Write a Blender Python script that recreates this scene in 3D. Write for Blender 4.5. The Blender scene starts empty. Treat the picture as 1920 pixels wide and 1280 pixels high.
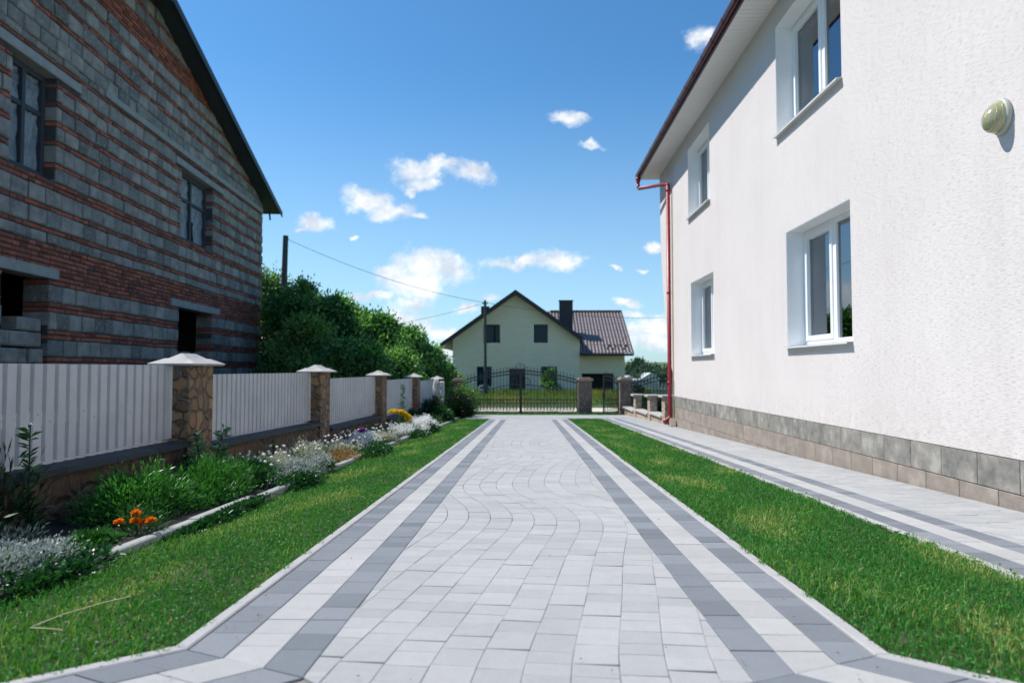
import bpy, math, random
import numpy as np
from mathutils import Vector, Matrix
R = random.Random(7); rng = np.random.default_rng(11)
E = .852; SL = .0308                      # eye height above the drive, slope of the plot
def g(y): return -SL*y                    # level of the sloping plot
col = bpy.context.scene.collection
# ------------------------------------------------------------------ camera model (used to read positions)
F = 1300.; PSI = math.atan(32/1300); TH = math.atan(52/1300)
_f = np.array([-math.sin(PSI)*math.cos(TH), math.cos(PSI)*math.cos(TH), math.sin(TH)])
_r = np.array([math.cos(PSI), math.sin(PSI), 0.]); _u = np.cross(_r, _f)
def ray(x, y): return _r*(x-960)/F + _f - _u*(y-640)/F
def PY(x, y, Y): d = ray(x, y); p = d*Y/d[1]; return Vector((p[0], p[1], p[2]+E))
def PG(x, y, up=0.):
    d = ray(x, y); n = np.array([0, SL, 1.]); p = d*(-E+up)/(n@d); return Vector((p[0], p[1], p[2]+E))
# ------------------------------------------------------------------ objects
def link(o, parent=None):
    col.objects.link(o)
    if parent: o.parent = parent
    return o
def tag(o, label=None, cat=None, group=None, kind=None):
    if label: o['label'] = label
    if cat: o['category'] = cat
    if group: o['group'] = group
    if kind: o['kind'] = kind
    return o
def empty(name, loc=(0,0,0), rz=0.):
    o = bpy.data.objects.new(name, None); o.location = loc; o.rotation_euler = (0,0,rz); o.empty_display_size = .1
    return link(o)
def copy_tree(o, parent=None):
    c = o.copy(); col.objects.link(c); c.parent = parent
    for k in [k for k in bpy.data.objects if k.parent == o and k != c]: copy_tree(k, c)
    return c
class MB:
    def __init__(s): s.v = []; s.f = []; s.m = []
    def add(s, vs, fs, m=0):
        b = len(s.v); s.v += [tuple(v) for v in vs]; s.f += [tuple(b+i for i in f) for f in fs]; s.m += [m]*len(fs); return s
    def box(s, x0, x1, y0, y1, z0, z1, m=0):
        return s.add([(x0,y0,z0),(x1,y0,z0),(x1,y1,z0),(x0,y1,z0),(x0,y0,z1),(x1,y0,z1),(x1,y1,z1),(x0,y1,z1)],
              [(0,3,2,1),(4,5,6,7),(0,1,5,4),(1,2,6,5),(2,3,7,6),(3,0,4,7)], m)
    def obox(s, c, ax, ay, az, m=0):     # oriented box from centre and three half-axis vectors
        c, ax, ay, az = map(Vector, (c, ax, ay, az))
        vs = [c+sx*ax+sy*ay+sz*az for sz in (-1,1) for sx, sy in ((-1,-1),(1,-1),(1,1),(-1,1))]
        return s.add(vs, [(0,3,2,1),(4,5,6,7),(0,1,5,4),(1,2,6,5),(2,3,7,6),(3,0,4,7)], m)
    def bar(s, a, b, w, h=None, m=0, up=(0,0,1)):
        a, b = Vector(a), Vector(b); h = h or w; d = b-a
        x = d.cross(Vector(up));
        if x.length < 1e-6: x = d.cross(Vector((1,0,0)))
        x.normalize(); y = x.cross(d).normalized()
        return s.obox((a+b)/2, d/2, x*w/2, y*h/2, m)
    def prism(s, poly, mp, c0, c1, m=0):  # poly in 2D (ccw seen from +c), mp(a,b,c)->xyz
        n = len(poly)
        vs = [mp(a, b, c0) for a, b in poly]+[mp(a, b, c1) for a, b in poly]
        return s.add(vs, [tuple(range(n-1,-1,-1)), tuple(range(n,2*n))]+[(i,(i+1)%n,n+(i+1)%n,n+i) for i in range(n)], m)
    def tile(s, poly, mp, c0, c1, ch, gap=0., m=0):
        if gap: poly = inset(poly, gap) or inset(poly, gap*.4) or poly
        top = inset(poly, ch) or inset(poly, ch*.3)
        if not top: return s.prism(poly, mp, c0, c1-ch*.5, m)
        n = len(poly)
        vs = [mp(a,b,c0) for a,b in poly]+[mp(a,b,c1-ch*.7) for a,b in poly]+[mp(a,b,c1) for a,b in top]
        fs = [(i,(i+1)%n,n+(i+1)%n,n+i) for i in range(n)]+[(n+i,n+(i+1)%n,2*n+(i+1)%n,2*n+i) for i in range(n)]+[tuple(range(2*n,3*n))]
        return s.add(vs, fs, m)
    def tube(s, pts, r, n=8, m=0, cap=True):
        pts = [Vector(p) for p in pts]; rs = r if isinstance(r, (list,tuple)) else [r]*len(pts)
        b = []; up = None
        for i, p in enumerate(pts):
            d = (pts[min(i+1,len(pts)-1)]-pts[max(i-1,0)]).normalized()
            if up is None: up = Vector((0,0,1)) if abs(d.z) < .9 else Vector((1,0,0))
            x = d.cross(up).normalized(); y = x.cross(d).normalized(); up = y
            b += [p+rs[i]*(x*math.cos(t)+y*math.sin(t)) for t in (2*math.pi*k/n for k in range(n))]
        fs = [(i*n+k, i*n+(k+1)%n, (i+1)*n+(k+1)%n, (i+1)*n+k) for i in range(len(pts)-1) for k in range(n)]
        if cap: fs += [tuple(range(n-1,-1,-1)), tuple((len(pts)-1)*n+k for k in range(n))]
        return s.add(b, fs, m)
    def lathe(s, prof, c=(0,0,0), n=16, m=0):
        c = Vector(c)
        vs = [c+Vector((r*math.cos(t), r*math.sin(t), z)) for r, z in prof for t in (2*math.pi*k/n for k in range(n))]
        fs = [(i*n+k, i*n+(k+1)%n, (i+1)*n+(k+1)%n, (i+1)*n+k) for i in range(len(prof)-1) for k in range(n)]
        fs += [tuple(range(n-1,-1,-1)), tuple((len(prof)-1)*n+k for k in range(n))]
        return s.add(vs, fs, m)
    def build(s, name, mats, parent=None, smooth=False):
        me = bpy.data.meshes.new(name); me.from_pydata(s.v, [], s.f)
        if not isinstance(mats, (list,tuple)): mats = [mats]
        for x in mats: me.materials.append(x)
        me.polygons.foreach_set('material_index', s.m)
        if smooth: me.polygons.foreach_set('use_smooth', [True]*len(s.f))
        me.update()
        return link(bpy.data.objects.new(name, me), parent)
def inset(poly, d):
    n = len(poly); out = []
    for i in range(n):
        p0, p1, p2 = poly[i-1], poly[i], poly[(i+1)%n]
        e1 = (p1[0]-p0[0], p1[1]-p0[1]); e2 = (p2[0]-p1[0], p2[1]-p1[1])
        l1 = math.hypot(*e1); l2 = math.hypot(*e2)
        if l1 < 1e-5 or l2 < 1e-5: return []
        n1 = (-e1[1]/l1, e1[0]/l1); n2 = (-e2[1]/l2, e2[0]/l2)
        k = 1+n1[0]*n2[0]+n1[1]*n2[1]
        if k < .25: k = .25
        out.append((p1[0]+d*(n1[0]+n2[0])/k, p1[1]+d*(n1[1]+n2[1])/k))
    def area(q): return sum(q[i-1][0]*q[i][1]-q[i][0]*q[i-1][1] for i in range(len(q)))/2
    if area(out) < 4e-5: return []
    for i in range(n):
        e = (poly[i][0]-poly[i-1][0], poly[i][1]-poly[i-1][1]); o = (out[i][0]-out[i-1][0], out[i][1]-out[i-1][1])
        if e[0]*o[0]+e[1]*o[1] <= 0: return []
    return out
def clip(poly, a, b, c):                  # keep a*x+b*y<=c
    out = []
    for i in range(len(poly)):
        p, q = poly[i-1], poly[i]; dp = a*p[0]+b*p[1]-c; dq = a*q[0]+b*q[1]-c
        if (dp <= 0) != (dq <= 0):
            t = dp/(dp-dq); out.append((p[0]+t*(q[0]-p[0]), p[1]+t*(q[1]-p[1])))
        if dq <= 0: out.append(q)
    res = []
    for p in out:
        if not res or math.hypot(p[0]-res[-1][0], p[1]-res[-1][1]) > 1e-3: res.append(p)
    if len(res) > 1 and math.hypot(res[0][0]-res[-1][0], res[0][1]-res[-1][1]) <= 1e-3: res.pop()
    return res if len(res) > 2 else []
def npmesh(name, V, T, tint, mat, parent=None, smooth=False):
    me = bpy.data.meshes.new(name); V = np.asarray(V, np.float32); T = np.asarray(T, np.int32)
    me.vertices.add(len(V)); me.vertices.foreach_set('co', V.ravel())
    me.loops.add(T.size); me.loops.foreach_set('vertex_index', T.ravel())
    me.polygons.add(len(T)); me.polygons.foreach_set('loop_start', np.arange(0, T.size, 3, dtype=np.int32))
    me.update(calc_edges=True)
    a = me.attributes.new('tint', 'FLOAT', 'POINT'); a.data.foreach_set('value', np.asarray(tint, np.float32))
    me.materials.append(mat)
    if smooth: me.polygons.foreach_set('use_smooth', [True]*len(T))
    return link(bpy.data.objects.new(name, me), parent)
def unit(a): return a/np.maximum(np.linalg.norm(a, axis=1, keepdims=True), 1e-6)
def leaf_geo(P, D, L, W, tint, fold=.25, droop=0.):
    n = len(P); D = unit(D); L = np.broadcast_to(L, n)[:,None]; W = np.broadcast_to(W, n)[:,None]
    S = unit(np.cross(D, rng.normal(size=(n,3)))); N = np.cross(S, D)
    m = P+D*L*.45
    V = np.stack([P, m+S*W/2+N*W*fold, P+D*L-np.array([0,0,1.])*L*droop, m-S*W/2+N*W*fold], 1).reshape(-1,3)
    b = np.arange(n)[:,None]*4
    T = np.concatenate([b+np.array([0,1,2]), b+np.array([0,2,3])])
    return V, T, np.repeat(tint, 4)
def blade_geo(P, L, W, lean, tint):
    n = len(P); a = rng.uniform(0, 2*np.pi, n); S = np.stack([np.cos(a), np.sin(a), np.zeros(n)], 1)
    b = rng.uniform(0, 2*np.pi, n); Q = np.stack([np.cos(b), np.sin(b), np.zeros(n)], 1)
    L = np.broadcast_to(L, n)[:,None]; W = np.broadcast_to(W, n)[:,None]; lean = np.broadcast_to(lean, n)[:,None]
    Z = np.array([0,0,1.])
    m = P+Z*L*.6+Q*L*lean*.35; t = P+Z*L*(1-.35*lean)+Q*L*lean
    V = np.stack([P-S*W/2, P+S*W/2, m+S*W*.4, m-S*W*.4, t], 1).reshape(-1,3)
    k = np.arange(n)[:,None]*5
    T = np.concatenate([k+np.array(q) for q in ([0,1,2],[0,2,3],[3,2,4])])
    return V, T, np.repeat(tint, 5)
def join_geo(gs):
    V = []; T = []; t = []; o = 0
    for v, f, c in gs: V.append(v); T.append(f+o); t.append(c); o += len(v)
    return np.concatenate(V), np.concatenate(T), np.concatenate(t)
# ------------------------------------------------------------------ materials
class NT:
    def __init__(s, tree): s.t = tree; s.n = tree.nodes; s.l = tree.links
    def node(s, kind, ins=None, **props):
        x = s.n.new(kind)
        for k, v in props.items(): setattr(x, k, v)
        for k, v in (ins or {}).items():
            if isinstance(v, bpy.types.NodeSocket): s.l.new(v, x.inputs[k])
            else: x.inputs[k].default_value = v
        return x
    def math(s, op, a, b=0., clamp=False):
        return s.node('ShaderNodeMath', {0: a, 1: b}, operation=op, use_clamp=clamp).outputs[0]
    def vmath(s, op, a, b=(0,0,0)): return s.node('ShaderNodeVectorMath', {0: a, 1: b}, operation=op)
    def mix(s, f, a, b, mode='MIX'):
        x = s.n.new('ShaderNodeMix'); x.data_type = 'RGBA'; x.blend_type = mode
        for i, v in ((0, f), (6, a), (7, b)):
            if isinstance(v, bpy.types.NodeSocket): s.l.new(v, x.inputs[i])
            else: x.inputs[i].default_value = v if i == 0 else (*v[:3], 1)
        return x.outputs[2]
    def ramp(s, f, stops):
        x = s.node('ShaderNodeValToRGB', {0: f}); e = x.color_ramp.elements
        while len(e) < len(stops): e.new(.5)
        for k, (p, c) in zip(e, stops): k.position = p; k.color = (*c, 1) if isinstance(c, tuple) else (c, c, c, 1)
        return x.outputs[0]
    def noise(s, vec, scale, detail=4, rough=.5, dim='3D'):
        return s.node('ShaderNodeTexNoise', {'Vector': vec, 'Scale': scale, 'Detail': detail, 'Roughness': rough}, noise_dimensions=dim).outputs[0]
    def coord(s, kind='Object', scale=None):
        c = s.node('ShaderNodeTexCoord').outputs[kind]
        return s.vmath('MULTIPLY', c, scale).outputs[0] if scale else c
def material(name):
    m = bpy.data.materials.new(name); m.use_nodes = True; t = NT(m.node_tree); t.n.clear()
    out = t.node('ShaderNodeOutputMaterial'); b = t.node('ShaderNodeBsdfPrincipled'); t.l.new(b.outputs[0], out.inputs[0])
    t.out = out; t.b = b; return m, t
def setin(t, **kw):
    for k, v in kw.items():
        k = k.replace('_', ' ')
        if isinstance(v, bpy.types.NodeSocket): t.l.new(v, t.b.inputs[k])
        elif k == 'Base Color': t.b.inputs[k].default_value = (*v, 1)
        else: t.b.inputs[k].default_value = v
def bump(t, h, dist=.01, strength=1.):
    t.l.new(t.node('ShaderNodeBump', {'Height': h, 'Distance': dist, 'Strength': strength}).outputs[0], t.b.inputs['Normal'])
def rough_mat(name, c, rough=.7, var=.15, scale=6., bscale=60., bdist=.002, metal=0., c2=None, island=0.):
    m, t = material(name); v = t.coord()
    n = t.noise(v, scale, 6, .6); c2 = c2 or tuple(x*(1-var*2) for x in c)
    cc = t.mix(t.ramp(n, [(.3, 0.), (.7, 1.)]), c2, c)
    if island:
        r = t.node('ShaderNodeNewGeometry').outputs['Random Per Island']
        k = t.math('ADD', t.math('MULTIPLY', r, island*2), 1-island)
        cc = t.mix(1., cc, t.node('ShaderNodeCombineColor', {0: k, 1: k, 2: k}).outputs[0], 'MULTIPLY')
    setin(t, Base_Color=cc, Roughness=rough, Metallic=metal)
    if bdist: bump(t, t.noise(v, bscale, 4, .6), bdist)
    return m
def leaf_mat(name, dark, light, trans=.3, rough=.5, mid=None, tc=(1.3,1.5,.5)):
    m, t = material(name); a = t.node('ShaderNodeAttribute', attribute_name='tint').outputs['Fac']
    c = t.ramp(a, [(0., dark), (1., light)] if mid is None else [(0., dark), (.5, mid), (1., light)])
    setin(t, Base_Color=c, Roughness=rough); t.b.inputs['Specular IOR Level'].default_value = .35
    tr = t.node('ShaderNodeBsdfTranslucent', {'Color': t.mix(1., c, tc, 'MULTIPLY')})
    mx = t.node('ShaderNodeMixShader', {0: trans, 1: t.b.outputs[0], 2: tr.outputs[0]}); t.l.new(mx.outputs[0], t.out.inputs[0])
    return m
def stone_mat(name, cols, scale=5.5, mortar=(.16,.14,.12), sc3=(1,1,1)):
    m, t = material(name); v = t.coord(scale=sc3)
    vv = t.vmath('ADD', v, t.vmath('SCALE', t.node('ShaderNodeTexNoise', {'Vector': v, 'Scale': 4.}).outputs[1]).outputs[0])
    w = t.node('ShaderNodeVectorMath', {0: t.node('ShaderNodeTexNoise', {'Vector': v, 'Scale': 5., 'Detail': 2.}).outputs[1], 3: .16}, operation='SCALE').outputs[0]
    vv = t.vmath('ADD', v, w).outputs[0]
    e = t.node('ShaderNodeTexVoronoi', {'Vector': vv, 'Scale': scale}, feature='DISTANCE_TO_EDGE').outputs['Distance']
    k = t.node('ShaderNodeTexVoronoi', {'Vector': vv, 'Scale': scale}, feature='F1').outputs['Color']
    kr = t.node('ShaderNodeSeparateColor', {0: k}).outputs[0]
    n = len(cols); base = t.ramp(kr, [(i/(n-1), c) for i, c in enumerate(cols)])
    base = t.mix(t.math('MULTIPLY', t.noise(v, 30, 6, .7), .55), base, tuple(x*.45 for x in cols[0]))
    ed = t.ramp(e, [(.02, 0.), (.07, 1.)])
    setin(t, Base_Color=t.mix(ed, mortar, base), Roughness=.85)
    bump(t, t.math('ADD', t.ramp(e, [(.0, 0.), (.16, 1.)]), t.math('MULTIPLY', t.noise(v, 40, 5, .6), .35)), .03)
    return m
def glass_mat(name, tintc=(.012,.03,.045), rough=.02):
    m, t = material(name); setin(t, Base_Color=tintc, Roughness=rough, IOR=1.3); return m
def clear_glass(name):
    m, t = material(name)
    fr = t.node('ShaderNodeFresnel', {'IOR': 3.0})
    g1 = t.node('ShaderNodeBsdfGlossy', {'Roughness': .01, 'Color': (.9,.95,1,1)}); g2 = t.node('ShaderNodeBsdfTransparent', {'Color': (.45,.68,.76,1)})
    mx = t.node('ShaderNodeMixShader', {0: fr.outputs[0], 1: g2.outputs[0], 2: g1.outputs[0]}); t.l.new(mx.outputs[0], t.out.inputs[0])
    return m
M = {}
m, t = material('cinder_block'); v = t.coord(); r = t.node('ShaderNodeNewGeometry').outputs['Random Per Island']
vv_ = t.vmath('ADD', v, t.node('ShaderNodeCombineXYZ', {0: t.math('MULTIPLY', r, 31.)}).outputs[0]).outputs[0]
a = t.ramp(r, [(0., (.15,.15,.14)), (.25, (.27,.26,.235)), (.6, (.37,.35,.315)), (.9, (.45,.41,.36)), (1., (.20,.215,.215))])
a = t.mix(t.ramp(t.noise(vv_, 3.5, 7, .7), [(.38, 0.), (.66, .85)]), a, (.13,.125,.11))
a = t.mix(t.ramp(t.noise(vv_, 14., 6, .75), [(.50, 0.), (.70, .7)]), a, (.55,.52,.46))
setin(t, Base_Color=a, Roughness=.95); bump(t, t.noise(vv_, 22., 8, .75), .035); M['block'] = m
M['brick'] = rough_mat('red_brick', (.42,.12,.06), .9, .2, 9., 40., .02, island=.45, c2=(.24,.075,.05))
M['mortar'] = rough_mat('wall_mortar', (.075,.075,.075), .95, .2, 12., 60., .01)
M['concrete'] = rough_mat('concrete', (.36,.37,.35), .9, .14, 4., 50., .004, c2=(.26,.27,.26))
M['pale_concrete'] = rough_mat('pale_concrete', (.52,.50,.47), .85, .16, 7., 50., .003)
M['dark_slab'] = rough_mat('dark_slab', (.028,.040,.052), .7, .1, 6., 50., .002, island=.3)
M['dark_metal'] = rough_mat('dark_sheet_metal', (.030,.045,.055), .55, .1, 3., 30., 0)
M['soffit_dark'] = rough_mat('dark_boards', (.035,.045,.05), .8, .15, 5., 30., .002)
M['pane_film'] = rough_mat('plastic_film', (.30,.34,.36), .35, .3, 3., 7., .03, c2=(.12,.15,.17))
M['window_wood'] = rough_mat('weathered_dark_wood', (.045,.055,.07), .7, .1, 8., 60., .002)
M['panel'] = rough_mat('painted_sheet', (.60,.595,.62), .5, .11, 2.2, 5., .006)
M['white_pvc'] = rough_mat('white_pvc', (.88,.89,.90), .35, .02, 3., 20., 0)
M['white_metal'] = rough_mat('white_sheet', (.74,.74,.73), .5, .03, 3., 20., 0)
M['beige'] = rough_mat('beige_sheet', (.52,.43,.36), .6, .05, 3., 20., 0)
M['iron'] = rough_mat('black_iron', (.018,.028,.028), .45, .1, 10., 40., 0)
M['dark_roof'] = rough_mat('dark_trim', (.018,.022,.028), .5, .1, 5., 30., 0)
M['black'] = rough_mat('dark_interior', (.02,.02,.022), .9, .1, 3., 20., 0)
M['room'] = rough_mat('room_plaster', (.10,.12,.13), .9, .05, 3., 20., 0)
M['curtain'] = rough_mat('net_curtain', (.58,.64,.64), .9, .05, 3., 20., 0)
M['gutter'] = rough_mat('dark_red_gutter', (.085,.015,.020), .38, .1, 4., 30., 0)
M['pipe'] = rough_mat('red_pipe', (.27,.012,.024), .38, .05, 4., 30., 0)
M['cream'] = rough_mat('cream_strip', (.62,.50,.33), .6, .05, 4., 30., 0)
M['glass'] = glass_mat('dark_glass'); M['clear'] = clear_glass('window_glass')
M['stone'] = stone_mat('flagstone', [(.20,.12,.07),(.36,.21,.11),(.24,.17,.11),(.46,.30,.16),(.30,.14,.07)], 8.)
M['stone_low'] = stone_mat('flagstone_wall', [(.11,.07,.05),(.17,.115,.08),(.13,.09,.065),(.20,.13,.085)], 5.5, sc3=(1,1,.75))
M['stone_pink'] = stone_mat('pink_flagstone', [(.25,.17,.14),(.38,.26,.20),(.30,.25,.21),(.42,.30,.22)], 4.8, (.22,.19,.17))
M['stone_pale'] = stone_mat('pale_flagstone', [(.50,.38,.27),(.62,.50,.38),(.55,.42,.30),(.60,.45,.33)], 6., (.40,.34,.28))
M['pink_cap'] = rough_mat('pink_stone', (.52,.37,.31), .85, .15, 9., 50., .004)
M['soil'] = rough_mat('soil', (.028,.022,.017), .95, .2, 14., 60., .03)
M['bark'] = rough_mat('bark', (.09,.075,.06), .95, .2, 12., 50., .01)
M['pole_wood'] = rough_mat('weathered_pole', (.085,.10,.095), .9, .2, 6., 40., .004)
M['kerb'] = rough_mat('kerb_concrete', (.40,.39,.39), .9, .07, 5., 120., .0015)
M['splash'] = rough_mat('splash_stone', (.42,.34,.28), .9, .12, 12., 60., .004)
M['gravel'] = rough_mat('pale_gravel', (.70,.62,.54), .95, .1, 3., 30., .02)
M['joint'] = rough_mat('joint_sand', (.27,.25,.22), .95, .2, 30., 80., .002)
M['petal_orange'] = leaf_mat('orange_petals', (.85,.14,.004), (.98,.36,.012), .3, .6, tc=(1,1,1))
M['petal_yellow'] = leaf_mat('yellow_petals', (.80,.52,.02), (.95,.80,.06), .3, .6, tc=(1,1,1))
M['petal_purple'] = leaf_mat('purple_petals', (.22,.05,.32), (.45,.16,.60), .3, .6, tc=(1,1,1))
M['petal_white'] = rough_mat('white_petals', (.80,.81,.77), .7, .05, 40., 120., .004)
M['petal_salmon'] = leaf_mat('salmon_petals', (.55,.10,.05), (.80,.34,.20), .3, .6, tc=(1,1,1))
M['barrel'] = rough_mat('blue_plastic', (.06,.12,.17), .5, .1, 4., 30., 0)
M['wire'] = rough_mat('cable', (.04,.05,.06), .6, .1, 4., 30., 0)
M['leaf_tree'] = leaf_mat('tree_leaves', (.008,.055,.022), (.32,.50,.17), .42, .28, (.060,.205,.068))
M['leaf_lime'] = leaf_mat('light_leaves', (.018,.095,.028), (.26,.42,.12), .32, .35)
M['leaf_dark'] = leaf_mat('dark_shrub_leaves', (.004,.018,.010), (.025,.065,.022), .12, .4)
M['leaf_green'] = leaf_mat('garden_leaves', (.006,.045,.018), (.055,.20,.045), .22, .35)
M['leaf_gloss'] = leaf_mat('glossy_leaves', (.02,.09,.035), (.26,.42,.22), .25, .22, tc=(1.1,1.3,.6))
M['leaf_lush'] = leaf_mat('lush_green_leaves', (.010,.070,.020), (.085,.28,.055), .30, .35)
M['leaf_grey'] = leaf_mat('silver_leaves', (.15,.20,.18), (.62,.67,.62), .12, .6, tc=(1,1,.95))
M['leaf_cream'] = leaf_mat('faded_flower_stalks', (.24,.28,.16), (.74,.72,.60), .25, .7, tc=(1,1,.85))
M['leaf_white'] = leaf_mat('white_flower_mass', (.60,.63,.58), (.93,.93,.92), .30, .7, tc=(1,1,.97))
M['leaf_dry'] = leaf_mat('dry_red_leaves', (.16,.08,.045), (.48,.30,.14), .2, .8)
M['leaf_weed'] = leaf_mat('weeds', (.05,.10,.02), (.34,.24,.06), .3, .7, (.11,.18,.04))
M['leaf_far'] = leaf_mat('far_leaves', (.020,.055,.035), (.06,.12,.06), .15, .7)
M['grass'] = leaf_mat('grass_blades', (.014,.100,.018), (.46,.46,.17), .32, .6, (.058,.250,.036))
M['clover'] = rough_mat('clover_heads', (.50,.42,.36), .8, .2, 30., 120., 0)
# paver material: colour differs stone by stone
def paver(name, c, c2, var=.1):
    m, t = material(name); v = t.coord('Object'); r = t.node('ShaderNodeNewGeometry').outputs['Random Per Island']
    a = t.mix(r, c, c2); k = t.math('ADD', t.math('ADD', t.math('MULTIPLY', t.noise(v, 1.1, 8, .7), .30), t.math('MULTIPLY', t.noise(v, 17., 5, .7), .22)), .74)
    sp = t.ramp(t.noise(v, 260., 3, .6), [(.30, .84), (.5, 1.), (.70, 1.08)])
    kk = t.node('ShaderNodeCombineColor', {0: k, 1: k, 2: k}).outputs[0]
    setin(t, Base_Color=t.mix(1., t.mix(1., a, kk, 'MULTIPLY'), sp, 'MULTIPLY'), Roughness=.82)
    bump(t, t.noise(v, 240., 4, .7), .0022); return m
M['pav_light'] = paver('light_pavers', (.335,.338,.34), (.395,.395,.393))
M['pav_band'] = paver('pale_band_pavers', (.365,.364,.36), (.42,.416,.41))
M['pav_dark'] = paver('dark_band_pavers', (.135,.15,.17), (.215,.23,.255))
M['lamp_rim'] = rough_mat('lamp_rim', (.46,.47,.41), .45, .08, 12., 30., 0)
# stucco: dragged bark plaster
m, t = material('bark_plaster'); v = t.coord('Object')
n1 = t.noise(t.vmath('MULTIPLY', v, (14.,14.,165.)).outputs[0], 1., 3, .55)
n2 = t.noise(t.vmath('MULTIPLY', v, (26.,26.,300.)).outputs[0], 1., 2, .5)
gr = t.ramp(n1, [(.34, 0.), (.46, 1.)]); gr2 = t.ramp(n2, [(.30, 0.), (.42, 1.)])
h = t.math('ADD', t.math('MULTIPLY', gr, .7), t.math('MULTIPLY', gr2, .5))
bc = t.mix(t.ramp(t.noise(v, .8, 5, .6), [(.3, 0.), (.7, 1.)]), (.68,.625,.605), (.735,.68,.66))
zz_ = t.node('ShaderNodeSeparateXYZ', {0: v}).outputs[2]
dirt = t.math('MULTIPLY', t.node('ShaderNodeMapRange', {0: zz_, 1: -.65, 2: -.25, 3: 1., 4: 0.}).outputs[0], t.ramp(t.noise(v, 9., 7, .7), [(.42, 0.), (.72, .45)]))
strk = t.ramp(t.noise(t.vmath('MULTIPLY', v, (3.,3.,.22)).outputs[0], 1., 6, .7), [(.50, 0.), (.80, .22)])
bc = t.mix(strk, bc, (.52,.47,.44)); bc = t.mix(dirt, bc, (.42,.37,.32))
setin(t, Base_Color=t.mix(t.math('MULTIPLY', t.math('SUBTRACT', 1., gr), .30), bc, (.46,.40,.385)), Roughness=.9)
bump(t, h, .0024, .9); M['stucco'] = m
# plinth: blotchy grey rendered blocks
m, t = material('plinth_blocks'); v = t.coord('Object'); r = t.node('ShaderNodeNewGeometry').outputs['Random Per Island']
a = t.ramp(t.noise(t.vmath('ADD', v, t.node('ShaderNodeCombineXYZ', {0: t.math('MULTIPLY', r, 9.)}).outputs[0]).outputs[0], 4.5, 8, .66), [(.34, (.12,.125,.12)), (.46, (.21,.205,.185)), (.56, (.29,.27,.235)), (.66, (.40,.385,.35))])
a = t.mix(t.math('MULTIPLY', r, .3), a, (.26,.23,.20)); sep = t.node('ShaderNodeSeparateXYZ', {0: v}).outputs[2]
a = t.mix(t.math('MULTIPLY', t.math('LESS_THAN', sep, -.90), .42), a, (.34,.25,.20))
setin(t, Base_Color=a, Roughness=.85); bump(t, t.noise(v, 40., 6, .7), .004); M['plinth'] = m
# yellow brick cladding
m, t = material('yellow_brick_cladding'); v = t.coord('Object')
sw = t.node('ShaderNodeSeparateXYZ', {0: v}); vv = t.node('ShaderNodeCombineXYZ', {0: sw.outputs[0], 1: sw.outputs[2]}).outputs[0]
b = t.node('ShaderNodeTexBrick', {'Vector': vv, 'Color1': (.90,.80,.58,1), 'Color2': (.84,.74,.54,1), 'Mortar': (.70,.62,.46,1), 'Scale': 1., 'Mortar Size': .012, 'Brick Width': .5, 'Row Height': .16})
k = t.mix(t.math('MULTIPLY', t.noise(v, .9, 5, .6), .35), b.outputs[0], (.78,.69,.51))
setin(t, Base_Color=k, Roughness=.85); bump(t, b.outputs[1], .01, -.6); M['yellow'] = m
m, t = material('metal_tiles'); v = t.coord('Object')
setin(t, Base_Color=t.mix(t.noise(v, 2., 4), (.10,.072,.070), (.155,.115,.11)), Roughness=.33, Metallic=.0); M['rooftile'] = m
# garden ground: turf soil
m, t = material('turf_soil'); v = t.coord('Object')
setin(t, Base_Color=t.ramp(t.noise(v, 5., 6, .65), [(.3, (.035,.050,.015)), (.55, (.05,.075,.02)), (.75, (.16,.12,.06))]), Roughness=.95)
bump(t, t.noise(v, 60., 5, .7), .02); M['turf'] = m
m, t = material('meadow'); v = t.coord('Object')
setin(t, Base_Color=t.ramp(t.noise(v, .35, 7, .7), [(.3, (.040,.085,.022)), (.5, (.075,.13,.03)), (.7, (.17,.16,.05))]), Roughness=.95)
bump(t, t.noise(v, 9., 5, .7), .08); M['meadow'] = m
m, t = material('lamp_glass'); v = t.coord('Object')
ww = t.node('ShaderNodeTexNoise', {'Vector': v, 'Scale': 22., 'Detail': 3.}).outputs[0]
cr = t.ramp(t.node('ShaderNodeTexWave', {'Vector': v, 'Scale': 6., 'Distortion': 9., 'Detail': 2.}).outputs[1], [(.0, 1.), (.10, 0.)])
setin(t, Base_Color=t.mix(cr, t.mix(ww, (.22,.25,.12), (.42,.40,.24)), (.60,.48,.24)), Roughness=.16); t.b.inputs['Coat Weight'].default_value = .6
bump(t, cr, .004); M['lamp_glass'] = m

# ================================================================== SETTING
def zfar(x, y):
    if y < 34.6: z = g(y)
    elif y < 46: z = g(34.6)+(y-34.6)/11.4*(-.80-g(34.6))
    elif y < 66: z = -.80
    elif y < 110: z = -.8-(y-66)/44*4.6
    elif y < 170: z = -5.4
    else: z = -5.4+min(1, (y-170)/360)**1.2*(10.6+1.5*math.sin(x*.004+1))
    if y > 90: z += .5*math.sin(x*.021+y*.013)
    return z
ys = [-12+2*i for i in range(30)]+[48,50,54,58,62,66,72,78,86,94,104,114,126,140,155,170,190,215,245,280,320,370,430,500,580,700,1000,1600,3000]
xs = sorted([s*v for v in (1.5,4,7,11,16,22,30,40,55,75,100,140,200,280,400,600,900,1400,2500) for s in (-1,1)]+[0])
b = MB(); nx = len(xs)
b.add([(x, y, zfar(x, y)-(.05 if y < 29 else 0.)) for y in ys for x in xs], [(j*nx+i, j*nx+i+1, (j+1)*nx+i+1, (j+1)*nx+i) for j in range(len(ys)-1) for i in range(nx-1)])
tag(b.build('ground', M['meadow'], smooth=True), kind='structure', label='rough meadow ground')
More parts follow.
